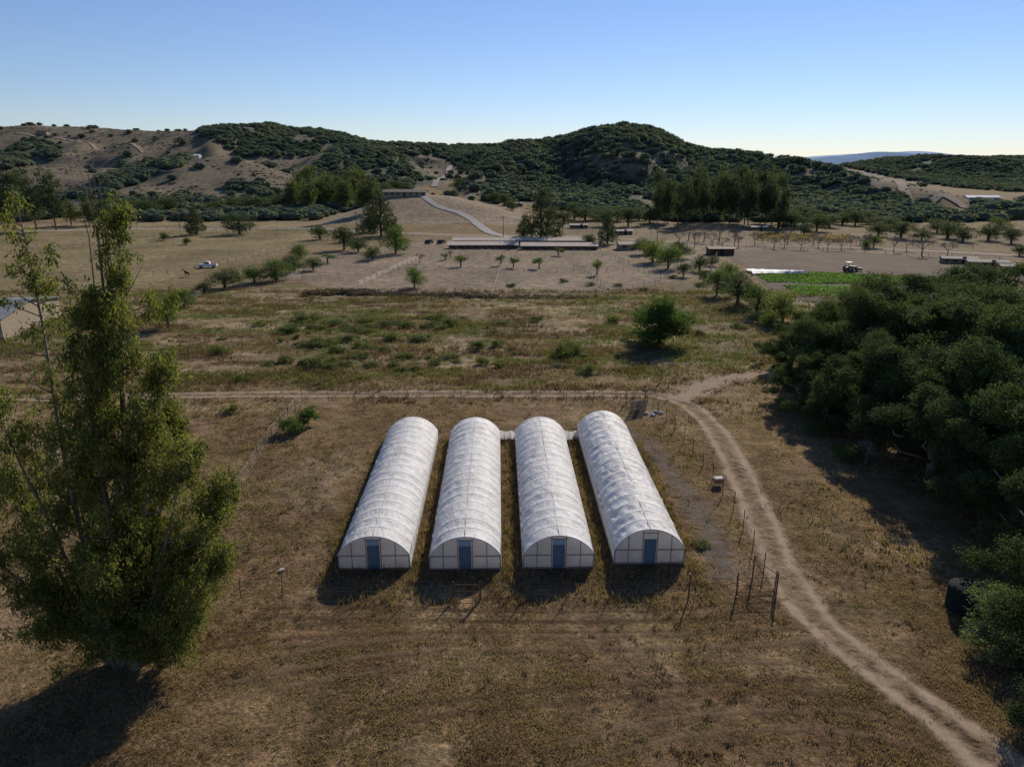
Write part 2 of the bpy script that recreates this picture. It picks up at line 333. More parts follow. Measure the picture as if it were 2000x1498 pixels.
def region(px,col,a=1.): blend(pip(JX,JY,wp(px))*a,col)
region([(-500,600),(-400,470),(0,455),(230,440),(700,432),(650,452),(590,478),(420,520),(330,545),(0,660)],(.22,.175,.098))
region([(-600,470),(230,436),(700,425),(720,440),(230,452),(-500,500)],(.26,.2,.12),.8)
blend((GX<-20)*sm(170,200,GY)*(1-sm(330,360,GY))*sm(.5,.6,fbm(GX/25,GY/10,4,39))*.5,(.15,.13,.065))
region([(620,500),(760,478),(900,470),(1180,478),(1260,515),(1305,548),(1200,575),(900,582),(700,572),(560,545)],(.235,.185,.135))
region([(1180,470),(1420,480),(1990,495),(1990,520),(1500,486),(1400,495),(1380,540),(1290,550),(1200,500)],(.24,.19,.135))
region([(1100,440),(1500,445),(2100,470),(2100,500),(1500,478),(1100,470)],(.2,.155,.1))
region([(1300,545),(1420,560),(1520,620),(1480,700),(1380,720),(1300,700),(1330,620)],(.16,.13,.075),.7)
region([(520,930),(660,880),(720,900),(650,1010),(560,1030)],(.25,.19,.135),.5)
region([(1480,850),(1560,900),(1700,1060),(1780,1200),(1700,1230),(1560,1100),(1500,980)],(.15,.105,.06),.6)
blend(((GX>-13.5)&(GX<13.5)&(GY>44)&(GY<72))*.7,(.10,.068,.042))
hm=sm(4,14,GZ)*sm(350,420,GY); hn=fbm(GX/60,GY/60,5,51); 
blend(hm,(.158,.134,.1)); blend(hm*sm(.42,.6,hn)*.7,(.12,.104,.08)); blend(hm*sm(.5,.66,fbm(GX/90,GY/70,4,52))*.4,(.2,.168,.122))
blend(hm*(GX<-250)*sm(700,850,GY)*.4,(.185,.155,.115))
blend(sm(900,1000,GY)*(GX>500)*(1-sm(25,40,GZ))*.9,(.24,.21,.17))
dn_,_,_=density(GX+(fbm(GX/25,GY/25,2,44)-.5)*30,GY,GZ); blend(np.clip((dn_-.2)*1.4,0,.9)*sm(1,5,GZ)*(GY>380),(.1,.112,.09))  # ground under the hill woods, its colour lifted to carry the same painted haze
kn=((GX>-95)&(GX<5)&(GY>350)&(GY<470)&(GZ>.5)); blend(kn*.9,(.25,.2,.145))
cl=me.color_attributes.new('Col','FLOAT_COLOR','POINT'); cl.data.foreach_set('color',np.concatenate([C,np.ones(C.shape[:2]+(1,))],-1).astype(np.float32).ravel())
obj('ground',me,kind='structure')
ribbon('gravel_strip',GRAV,7.0,pathmat('grey_packed_dirt',(.12,.1,.086),(.225,.198,.175),None,-.35,.4,.8,.9,2.0,.8),.045)
ribbon('dirt_track',TRACK,4.3,pathmat('pale_dirt',(.23,.165,.105),(.41,.315,.22),True,.42,.32,1.,.9,1.9,.7),.05)
ribbon('dirt_path',SPUR,6.,pathmat('pale_dirt_spur',(.23,.17,.115),(.35,.27,.19),False,.2),.07)
wm=pathmat('faint_wheel_marks',(.2,.135,.08),(.28,.2,.13),True,-.05,0.,.42,1.4,1.9,.8)
wmd=pathmat('dark_wheel_marks',(.08,.052,.03),(.11,.072,.042),True,0.,0.,.45,1.4,1.9,.8)
for k,px in enumerate([[(1600,1215),(1450,1218),(1200,1222),(900,1222),(600,1232),(400,1260)],[(1640,1260),(1500,1272),(1250,1280),(950,1286),(700,1300),(440,1350)],[(1760,1350),(1560,1335),(1300,1345),(1050,1362),(800,1395),(600,1450)],[(1900,1480),(1700,1415),(1500,1405),(1300,1425),(1100,1480)],[(1530,1160),(1380,1192),(1100,1200),(800,1198),(500,1195)],[(1600,1235),(1400,1246),(1100,1252),(800,1260),(520,1300)]]):
    ribbon('wheel_mark',smoothline(wp(px),1.),3.0 if k%2 else 2.4,wm if k%2 else wmd,.035+.004*k)
asp=pathmat('pale_gravel_road',(.28,.26,.235),(.37,.35,.32),False,.9)
tanp=pathmat('tan_road',(.24,.19,.14),(.33,.27,.2),False,.6)
def hroad(name,px,w,mat,zo=.35,step=4): 
    P=[G(u,v)[:2] for u,v in px]; ribbon(name,smoothline(P,step),w,mat,zo,6)
hroad('driveway_road',[(1010,468),(962,457),(940,444),(922,430),(898,417),(866,408),(846,398),(832,388),(822,383)],5,asp,.25,2)
hroad('hill_road',[(848,366),(860,352),(874,342),(876,332),(882,322)],7,asp,.6)
hroad('hill_track',[(250,342),(300,334),(350,322),(390,308)],5,tanp,.6)
hroad('hill_track',[(1466,350),(1474,340),(1486,333),(1506,328)],5,tanp,.6)
hroad('hill_track',[(40,262),(110,270),(180,284),(280,300)],6,tanp,.6)
hroad('hill_track',[(1690,345),(1760,362),(1850,385),(1960,420)],7,tanp,.6)
ribbon('farm_road',smoothline(wp([(-200,462),(230,449),(420,447),(600,447),(700,452)]),4),5,asp,.05)
ribbon('farm_road',smoothline(wp([(700,452),(900,460),(1100,462),(1300,472),(1420,478),(1700,486),(2100,505)]),4),7,tanp,.06)
ribbon('farm_road',smoothline(wp([(1230,490),(1350,505),(1420,555),(1560,592),(1660,610)]),3),5,tanp,.07)
def fieldmat():
    m,nt,o=newmat('ploughed_soil'); L=nt.links.new
    g=N(nt,'ShaderNodeNewGeometry'); w=N(nt,'ShaderNodeTexWave',Scale=.16,Distortion=1.0,Detail=3.0); w.bands_direction='Y'
    w.inputs['Detail Scale'].default_value=1.
    mp=N(nt,'ShaderNodeMapping'); mp.inputs['Rotation'].default_value=(0,0,math.radians(-35)); L(g.outputs['Position'],mp.inputs[0]); L(mp.outputs[0],w.inputs['Vector'])
    n=N(nt,'ShaderNodeTexNoise',Scale=.12,Detail=8.0,Roughness=.75); L(g.outputs['Position'],n.inputs['Vector'])
    r=ramp(nt,[(.3,(.13,.098,.072)),(.7,(.21,.165,.122))],n.outputs[0]); r2=ramp(nt,[(0,(.7,.7,.7)),(1,(1.12,1.12,1.12))],w.outputs[0])
    mc=N(nt,'ShaderNodeMix',data_type='RGBA',blend_type='MULTIPLY'); mc.inputs[0].default_value=1; L(r.outputs[0],mc.inputs[6]); L(r2.outputs[0],mc.inputs[7])
    p=N(nt,'ShaderNodeBsdfPrincipled',Roughness=.95); p.inputs['Specular IOR Level'].default_value=.05; L(mc.outputs[2],p.inputs['Base Color']); L(p.outputs[0],o.inputs[0])
    b=N(nt,'ShaderNodeBump',Strength=.8,Distance=.3); L(w.outputs[0],b.inputs['Height']); L(b.outputs[0],p.inputs['Normal']); return m
def sheet(name,px,mat,z):
    P=wp(px); me=D.meshes.new(name); me.from_pydata([(x,y,z) for x,y in P],[],[tuple(range(len(P)))]); me.update(); me.materials.append(mat)
    if me.polygons[0].normal.z<0: me.flip_normals()
    return obj(name,me,kind='structure')
sheet('ploughed_field',[(1405,493),(1500,486),(1700,494),(2060,520),(2060,552),(1890,545),(1740,537),(1560,530),(1470,530)],fieldmat(),.06)
sheet('crop_soil',[(1468,535),(1740,539),(1900,547),(1860,590),(1640,606),(1560,585),(1500,560)],simple('dark_soil',(.07,.058,.045),(.12,.1,.08),1,.9,.3,spec=.05),.05)
def leaves_at(P,ls,flat_=0.3,n=4,seed=0):
    r=np.random.default_rng(seed); m=len(P)
    d=r.normal(size=(m,3)); d/=np.linalg.norm(d,axis=1)[:,None]
    e=np.cross(d,r.normal(size=(m,3))); e/=np.linalg.norm(e,axis=1)[:,None]
    s=ls*r.uniform(.6,1.4,(m,1)); w=s*flat_
    V=np.stack([P-d*s*.5,P+e*w*.5,P+d*s*.5,P-e*w*.5],1).reshape(-1,3)
    return V,np.arange(m*4).reshape(-1,4)
def croprows(name,px,spacing,mat,dens,hh,ls,gap=.0):
    P=wp(px); a=np.array(P); x0,y0=a.min(0);x1,y1=a.max(0); pts=[]
    y=y0
    while y<y1:
        n=int((x1-x0)*dens); X=rng.uniform(x0,x1,n); Y=y+rng.normal(0,.2,n); k=pip(X,Y,P)&(vn(X/3,Y/1.,3)>gap); pts.append(np.column_stack([X,Y,rng.uniform(.05,hh,n)])[k]); y+=spacing
    V,Fc=leaves_at(np.concatenate(pts),ls,.7); obj(name,mesh_np(name,V,Fc,mat),kind='stuff')
croprows('crop_rows',[(1475,537),(1560,533),(1640,535),(1740,540),(1900,548),(1850,557),(1700,557),(1500,553)],2.1,M['crop'],22,.4,.42,.0)
croprows('crop_rows',[(1530,559),(1700,560),(1722,575),(1690,584),(1560,577)],2.1,M['crop'],20,.4,.42,.03)
croprows('vineyard_rows',[(1470,455),(1660,462),(1670,476),(1480,472)],3.,M['vine'],4,1.2,.7,.12)
# ------------------------------------------------------------ woodland stuff on hills
import bmesh
def ico(sub,seed,amp):
    bm=bmesh.new(); bmesh.ops.create_icosphere(bm,subdivisions=sub,radius=1); V=np.array([v.co[:] for v in bm.verts]); Fc=np.array([[v.index for v in f.verts] for f in bm.faces]); bm.free()
    r=np.random.default_rng(seed); V=V*(1+r.uniform(-amp,amp,(len(V),1))); return V,Fc
def clumps(name,X,Y,Z,R,Hh,mat,nl=60,seed=3,ls=.42,lift=.35,sub=2,core=.8):
    r=np.random.default_rng(seed); V0,F0=ico(sub,seed,.22); V0=V0*core
    d=r.normal(size=(nl,3)); d/=np.linalg.norm(d,axis=1)[:,None]; d[:,2]=np.abs(d[:,2])*1.0-.15
    p=d*r.uniform(.78,1.12,(nl,1)) if core>.6 else d*r.uniform(.2,1.12,(nl,1)); a=r.normal(size=(nl,3,3))*ls*.5
    V1=(p[:,None,:]+a).reshape(-1,3); T=np.concatenate([V0,V1]); Fc=np.concatenate([F0,np.arange(nl*3).reshape(-1,3)+len(V0)])
    n=len(X); th=r.uniform(0,6.28,n); c,s=np.cos(th)[:,None],np.sin(th)[:,None]
    q=r.uniform(.8,1.25,n)[:,None]
    VX=(T[None,:,0]*c-T[None,:,1]*s)*R[:,None]*q+X[:,None]; VY=(T[None,:,0]*s+T[None,:,1]*c)*R[:,None]/q+Y[:,None]
    VZ=T[None,:,2]*Hh[:,None]*.5+(Z+Hh*lift)[:,None]
    V=np.stack([VX,VY,VZ],-1).reshape(-1,3); FF=(Fc[None]+(np.arange(n)*len(T))[:,None,None]).reshape(-1,3)
    obj(name,mesh_np(name,V,FF,mat),kind='stuff')
def visible(X,Y,Z):
    ok=np.ones(len(X),bool)
    for f in np.linspace(.45,.97,16):
        ok&= (CAMH+(Z+9-CAMH)*f) > H(X*f,Y*f)
    return ok
n=150000; X=rng.uniform(-950,1200,n); Y=rng.uniform(370,1480,n); Z=H(X,Y)
d,u,v=density(X,Y,Z); nn=fbm(X/45,Y/45,4,61)
ok=(rng.uniform(0,1,n)<d*np.clip((nn-.26)*6,.1,1.)*.72)&(u>-250)&(u<2250)&((Z>1.5)|(d>.2))&~((np.abs(X+45)<58)&(Y<440))
X,Y,Z=X[ok],Y[ok],Z[ok]; ok=visible(X,Y,Z); X,Y,Z=X[ok],Y[ok],Z[ok]; R=rng.uniform(2.2,5.8,len(X)); 
clumps('woodland',X,Y,Z,R,R*rng.uniform(.9,1.3,len(X)),M['wood_hazed'],60,ls=.32)
n=60000; X=rng.uniform(-900,1100,n); Y=rng.uniform(400,1250,n); Z=H(X,Y); nn=fbm(X/60,Y/60,5,51); u,v=project(X,Y,Z)
ok=(Z>8)&(rng.uniform(0,1,n)<np.clip((nn-.38)*5,.03,.9)*.6)&(u>-150)&(u<2150)&~((np.abs(X+45)<60)&(Y<450))
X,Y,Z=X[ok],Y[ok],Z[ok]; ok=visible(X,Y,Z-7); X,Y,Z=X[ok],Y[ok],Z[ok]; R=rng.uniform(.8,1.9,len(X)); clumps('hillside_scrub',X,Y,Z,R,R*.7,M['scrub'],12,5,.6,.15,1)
X=[];Y=[]
for (a,b_) in [((690,572),(790,576)),((790,576),(985,580)),((1000,580),(1200,582)),((600,575),(690,572))]:
    p=np.array(flat(*a));q=np.array(flat(*b_)); t=rng.uniform(0,1,150)[:,None]; s=p+(q-p)*t+rng.normal(size=(150,2))*[.4,1.3]; X+=list(s[:,0]);Y+=list(s[:,1])
X=np.array(X);Y=np.array(Y);R=rng.uniform(.3,1.1,len(X))*(.4+vn(X/9,Y*0,5)); clumps('brush_debris',X,Y,H(X,Y),R,R*.9,M['debris'],60,8,.5,.2,1,.35)
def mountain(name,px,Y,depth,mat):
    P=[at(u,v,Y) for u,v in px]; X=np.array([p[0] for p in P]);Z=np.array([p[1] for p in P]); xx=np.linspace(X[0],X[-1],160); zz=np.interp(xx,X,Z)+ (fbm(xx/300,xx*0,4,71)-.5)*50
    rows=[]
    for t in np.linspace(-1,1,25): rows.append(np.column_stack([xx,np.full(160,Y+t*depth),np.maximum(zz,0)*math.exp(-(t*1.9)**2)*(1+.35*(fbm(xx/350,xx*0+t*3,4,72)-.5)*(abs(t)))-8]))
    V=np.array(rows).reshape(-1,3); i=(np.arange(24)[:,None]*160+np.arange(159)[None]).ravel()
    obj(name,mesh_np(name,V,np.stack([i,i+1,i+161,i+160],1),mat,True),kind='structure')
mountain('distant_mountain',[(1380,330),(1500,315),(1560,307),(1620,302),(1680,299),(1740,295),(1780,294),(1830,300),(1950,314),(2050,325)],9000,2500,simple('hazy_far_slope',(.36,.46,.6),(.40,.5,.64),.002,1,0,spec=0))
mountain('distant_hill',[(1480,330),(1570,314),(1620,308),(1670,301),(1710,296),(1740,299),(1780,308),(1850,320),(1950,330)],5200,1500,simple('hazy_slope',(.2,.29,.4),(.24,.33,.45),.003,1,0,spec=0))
# ------------------------------------------------------------ tree templates (unit height)
def crownmesh(name,seed,lobes,n,ls,mat,asp=.5,clump=.10,per=14,shell=.5):
    r=np.random.default_rng(seed); L=np.array(lobes,float); w=(L[:,3]*L[:,4]+L[:,4]*L[:,5]); w/=w.sum()
    nc=max(8,n//per); k=r.choice(len(L),nc,p=w); d=r.normal(size=(nc,3)); d/=np.linalg.norm(d,axis=1)[:,None]
    rad=1-shell*r.uniform(0,1,(nc,1))**2; c=L[k,:3]+d*L[k,3:]*rad
    idx=r.integers(0,nc,n); P=c[idx]+r.normal(size=(n,3))*clump*np.array([1,1,.7])*r.uniform(.3,1,(nc,1))[idx]
    V,Fc=leaves_at(P,ls,asp,seed=seed); return mesh_np(name,V,Fc,mat)
def lobes_round(seed,n=10,r0=.27,z0=.38,z1=.78,rl=(.17,.26)):
    r=random.Random(seed); L=[]
    for i in range(n):
        a=i*2.4+r.random(); q=r0*math.sqrt(r.random())*1.1 if i else 0; z=r.uniform(z0,z1); s=r.uniform(*rl); q*= (1.25 if z<(z0+z1)/2 else .8)
        L.append((q*math.cos(a),q*math.sin(a),z,s,s,s*.8))
    return L
def trunkmesh(name,seed,mat,r=.035,h=.45,limbs=5,top=.75,spread=.25):
    q=random.Random(seed); b=MB(); b.tube([(0,0,-.03),(q.uniform(-.02,.02),0,h*.5),(q.uniform(-.03,.03),q.uniform(-.03,.03),h),(0,0,top)],[r*1.25,r,r*.7,r*.25],7)
    for i in range(limbs):
        a=i*6.28/limbs+q.random(); z=h*q.uniform(.45,1); e=spread*q.uniform(.7,1.1); j=q.uniform(-.5,.5)
        b.tube([(0,0,z),(e*.4*math.cos(a+j),e*.4*math.sin(a+j),z+.1),(e*.75*math.cos(a),e*.75*math.sin(a),z+.15),(e*math.cos(a+j*.6),e*math.sin(a+j*.6),z+.26)],[r*.6,r*.42,r*.3,r*.1],5)
    return b.mesh(name,mat,True,False)
def barebranches(name,seed,mat,spread=.4,levels=4):
    q=random.Random(seed); b=MB()
    def rec(p,d,l,r,lv):
        e=[p[i]+d[i]*l for i in range(3)]; b.tube([p,e],[r,r*.65],4,False)
        if lv==0: return
        for i in range(4 if lv>1 else 5):
            nd=[d[j]+q.uniform(-.75,.75) for j in range(3)]; nd[2]=abs(nd[2])*.8+.15; m=math.sqrt(sum(x*x for x in nd)); rec(e,[x/m for x in nd],l*.72,r*.55,lv-1)
    rec((0,0,-.02),(0,0,1),.28,.028,levels); return b.mesh(name,mat,False,False)
def cone_lobes(seed,n=14,w=.5,z0=.1):
    r=random.Random(seed); L=[]
    for i in range(n):
        t=i/(n-1); z=z0+(.95-z0)*t; q=(1-t)**.8*w*.5; a=i*2.4; s=.09+.13*(1-t); L.append((q*math.cos(a),q*math.sin(a),z,s,s,s*.6))
    return L
def tall_lobes(seed,n=12):
    r=random.Random(seed); L=[]
    for i in range(n):
        z=r.uniform(.22,.9); q=r.uniform(0,.25)*(1.1-z*.7); a=i*2.4; s=r.uniform(.10,.17); L.append((q*math.cos(a)*1.5,q*math.sin(a)*1.5,z,s*1.5,s*1.5,s*.8))
    return L
K={}
def kind(k,name,label,cat,variants): K[k]=(name,label,cat,variants)
kind('oak','oak_tree','dark green rounded oak tree on dry ground','tree',[(trunkmesh('trunk',s,M['bark']),crownmesh('crown',s,lobes_round(s,11,.26,.26,.78),3800,.045,M['oak'])) for s in (1,2,3,4,5)])
kind('bigoak','oak_tree','large dense dark oak in a shady grove beside the track','tree',[(trunkmesh('trunk',s,M['obark'],.032,.3,7,.76,.4),crownmesh('crown',s,lobes_round(s,38,.45,.14,.88,(.05,.15)),84000,.0135,M['oakn'],.6,.03,30,.6)) for s in (11,12,13,14)])
kind('leafy','leafy_tree','green leafy tree standing in dry field','tree',[(trunkmesh('trunk',s,M['bark'],.03),crownmesh('crown',s,lobes_round(s,11,.27,.26,.8),4500,.042,M['leafy'])) for s in (21,22,23)])
kind('walnut','leafy_tree','full round green tree beside the dirt track','tree',[(trunkmesh('trunk',25,M['bark'],.03),crownmesh('crown',25,lobes_round(25,26,.33,.14,.8,(.13,.21)),52000,.019,M['walnut'],.6,.032,30))])
kind('yellow','leafy_tree','yellow-green leafy tree beside the fields','tree',[(trunkmesh('trunk',s,M['bark'],.03),crownmesh('crown',s,lobes_round(s,11,.27,.25,.8),5000,.04,M['yellow'])) for s in (31,32)])
kind('fruit','fruit_tree','small round orchard tree in bare paddock soil','tree',[(trunkmesh('trunk',s,M['bark'],.04),crownmesh('crown',s,lobes_round(s,8,.27,.5,.8,(.14,.2)),900,.07,M['leafy'])) for s in (41,42)])
kind('pine','conifer_tree','tall dark conifer with layered branches','tree',[(trunkmesh('trunk',s,M['bark'],.025,.6,5,.95,.2),crownmesh('crown',s,cone_lobes(s,16,.62,.12),4500,.045,M['pine'],.5,.07)) for s in (51,52)])
kind('euc','grove_tree','tall slender dark tree in a dense grove','tree',[(trunkmesh('trunk',s,M['ebark'],.02,.6,5,.95,.2),crownmesh('crown',s,tall_lobes(s,15),4200,.042,M['eucf'],.5,.06)) for s in (61,62,63)])
kind('eucy','grove_tree','tall yellowish green tree at the foot of the hills','tree',[(trunkmesh('trunk',s,M['ebark'],.02,.6,5,.95,.2),crownmesh('crown',s,tall_lobes(s,16),4200,.042,M['eucy'],.5,.07)) for s in (71,72,73)])
kind('bare','bare_tree','leafless grey tree beside the farm road','tree',[(barebranches('trunk',s,M['grey']),None) for s in (81,82)])
kind('sage','sage_bush','large grey-green bush at the edge of the shade','bush',[(None,crownmesh('crown',91,lobes_round(91,14,.35,.2,.6,(.18,.28)),22000,.03,M['sage'],.4,.05,30))])
kind('shrub','shrub','low green shrub in dry weedy field','shrub',[(None,crownmesh('crown',s,lobes_round(s,12,.42,.08,.5,(.08,.26)),1700,.08,M['weed'],.5,.12)) for s in (94,95,96,97)])
kind('shrubd','shrub','dark green shrub at the fence corner','shrub',[(None,crownmesh('crown',98,lobes_round(98,10,.3,.25,.65,(.18,.28)),4000,.055,M['leafy'],.5,.07))])
kind('autumn','autumn_tree','small orange-leaved tree near the farm road','tree',[(trunkmesh('trunk',99,M['bark']),crownmesh('crown',99,lobes_round(99),900,.07,M['autumn']))])
cnt=0
def tree(k,x,y,h,w,z=None,label=None):
    global cnt; cnt+=1
    name,lab,cat,var=K[k]; t,c=var[cnt%len(var)]; z=hz(x,y) if z is None else z
    rz=(cnt*2.399)%6.28; sc=(w,w,h)
    if t is None or c is None:
        o=obj(name,t or c,(x,y,z),rz,sc); r=o
    else:
        r=obj(name,None,(x,y,z),rz,sc); r.empty_display_size=.3
        obj('trunk',t,parent=r); obj('crown',c,parent=r)
    r['label']=label or lab; r['category']=cat; r['group']={'tree':'trees of the valley','bush':'bushes','shrub':'shrubs in the weedy field'}[cat]
    return r
def tp(k,u,v,hp,wpx,label=None):
    x,y,z=G(u,v); s=zc(x,y,z)/FO; return tree(k,x,y,hp*s/.97,wpx*s*1.05,z,label)
for a in [('pine',383,459,52,46),('oak',468,458,42,72),('oak',440,562,40,72),('oak',400,572,22,40),('leafy',497,553,34,50),('leafy',540,548,46,68),('oak',575,532,36,50),('oak',612,528,28,40),('leafy',585,503,28,42),
 ('oak',625,468,28,48),('oak',672,488,45,52),('fruit',640,514,20,36),('oak',700,492,30,44),('oak',728,508,28,44),('leafy',773,496,58,54),('pine',745,462,86,78),('pine',722,455,50,50),('pine',1057,470,96,86),('pine',1025,462,40,40),('pine',1186,477,62,44),('oak',1150,482,24,34),
 ('leafy',810,562,42,42),('fruit',900,521,24,34),('fruit',978,518,22,24),('fruit',1003,523,22,28),('fruit',1053,525,24,30),('fruit',1166,537,32,28),('bare',820,514,24,34),('fruit',870,508,14,20),('fruit',1090,500,18,26),
 ('yellow',1275,512,48,66),('leafy',1305,524,48,62),('oak',1258,497,34,48),('oak',1325,505,34,50),('oak',1366,530,32,44),('oak',1335,540,26,36),('oak',1390,520,22,30),
 ('leafy',1400,578,56,56),('oak',1440,594,66,78),('leafy',1478,612,58,70),('yellow',1528,628,68,82),('yellow',1500,640,34,50),('leafy',1420,556,44,50),('oak',1560,632,26,40),('leafy',1640,612,24,36),('oak',1375,552,26,36),
 ('leafy',1705,484,26,36),('leafy',1690,486,18,22),('oak',1570,458,22,40),('oak',1715,462,28,50),('oak',1760,466,34,60),('oak',1800,470,26,44),('oak',1850,466,38,60),('oak',1880,472,30,50),('oak',1930,470,34,54),('oak',1975,476,30,50),('oak',1830,455,30,50),('leafy',1950,455,30,44),('oak',1740,450,26,44),('oak',1990,500,22,30),
 ('oak',985,402,24,30),('oak',1000,412,20,28),('oak',965,396,22,30),('oak',900,372,24,40),('oak',755,384,26,44),('oak',775,376,22,36),('autumn',343,428,20,16),('oak',1480,630,24,40),('oak',250,420,34,56),('oak',290,424,36,60),('oak',330,420,34,50),('oak',420,418,26,50),('oak',500,414,34,70),('oak',545,412,30,60),('oak',455,414,26,40),('oak',230,432,30,40),
 ('leafy',330,640,70,60),('leafy',360,600,40,44),('oak',320,470,16,22),('oak',365,478,14,20)]: tp(*a)
tp('walnut',1288,672,104,124)
tp('bare',1292,745,62,58,'small leafless tree beside the round green tree'); tp('bare',880,505,20,30); tp('shrub',1095,696,34,34)
for u in np.linspace(1285,1520,19): tp('euc',u+random.uniform(-8,8),440+random.uniform(-10,4),random.uniform(78,106),random.uniform(40,54))
for u in np.linspace(1080,1290,11): tp('oak',u,436+random.uniform(-8,8),random.uniform(22,38),random.uniform(40,64))
for u in np.linspace(1520,1720,9): tp('oak',u,446+random.uniform(-8,8),random.uniform(24,40),random.uniform(40,64))
for u in np.linspace(572,728,10): tp('eucy',u,412+random.uniform(-6,6),random.uniform(62,88),random.uniform(46,62))
for u in (-60,-10,30,72,110): tp('euc',u,450,random.uniform(88,116),random.uniform(54,70))
for u in (140,175,205): tp('eucy',u,440,random.uniform(48,66),random.uniform(40,56))
for u in np.linspace(1330,1700,20): tp('bare',u+random.uniform(-8,8),476+random.uniform(-6,8)+(u-1330)*.02,random.uniform(24,40),random.uniform(26,40))
for u,v,h,w in [(1345,470,44,50),(1375,472,46,52),(1405,472,44,50),(1745,492,40,46),(1800,500,46,60),(1770,490,34,40),(1850,500,34,40)]: tp('bare',u,v,h,w)
for u in np.linspace(1100,1420,7): tp('shrub',u,565+random.uniform(-25,10),10,18)
for i in range(110):
    u=random.gauss(720,150); v=random.choice([632,645,668,690,715])+random.uniform(-10,10); 
    if i%3==0: u=random.uniform(500,1250)
    if not 380<u<1300: continue
    s_=random.choice([.6,.8,1,1.5]); tp('shrub',u,v,s_*random.uniform(8,18)*(v/690)**2,s_*random.uniform(14,38)*(v/690))
for u,v,h,w in [(606,830,46,42),(565,846,38,50),(590,838,24,30)]: tp('shrubd',u,v,h,w)
for u,v,h,w in [(1365,655,14,20),(1150,728,26,34),(1120,690,30,30),(430,690,24,30),(1000,560,10,20),(470,745,22,26),(650,570,12,20),(1440,640,16,28),(940,712,20,26),(455,805,26,30),(1365,1065,16,38)]: tp('shrub',u,v,h,w)
for u,v,hp,wpx in [(1545,712,80,110),(1562,788,110,120),(1628,770,165,180),(1610,832,80,105),(1690,740,185,220),(1700,842,190,220),(1790,760,240,280),(1770,860,210,240),(1860,720,190,260),(1880,820,240,300),(1960,740,215,280),(1985,850,270,300),(1815,930,180,220),(1900,935,250,290),(2010,960,330,330),(2090,860,290,320),(1935,1010,210,230),(2050,1060,330,330),(2030,1110,230,220),(2120,1190,360,340),(2140,1350,330,300),(2200,1500,340,320),(2080,1290,230,200),(1720,690,130,180),(1640,690,90,130),(2040,700,190,260),(1580,735,110,130)]:
    tp('bigoak',u,v,hp,wpx)
tp('sage',1985,1265,140,170)
tp('bare',1745,845,130,120,'pale leafless branches at the edge of the oak grove'); tp('bare',1690,905,60,60,'pale leafless branches at the edge of the oak grove')
for u,v,h,w in [(1660,900,40,60),(1590,850,36,50),(1530,800,30,44)]: tp('shrubd',u,v,h,w,'dark shrub at the shady edge of the oak grove')
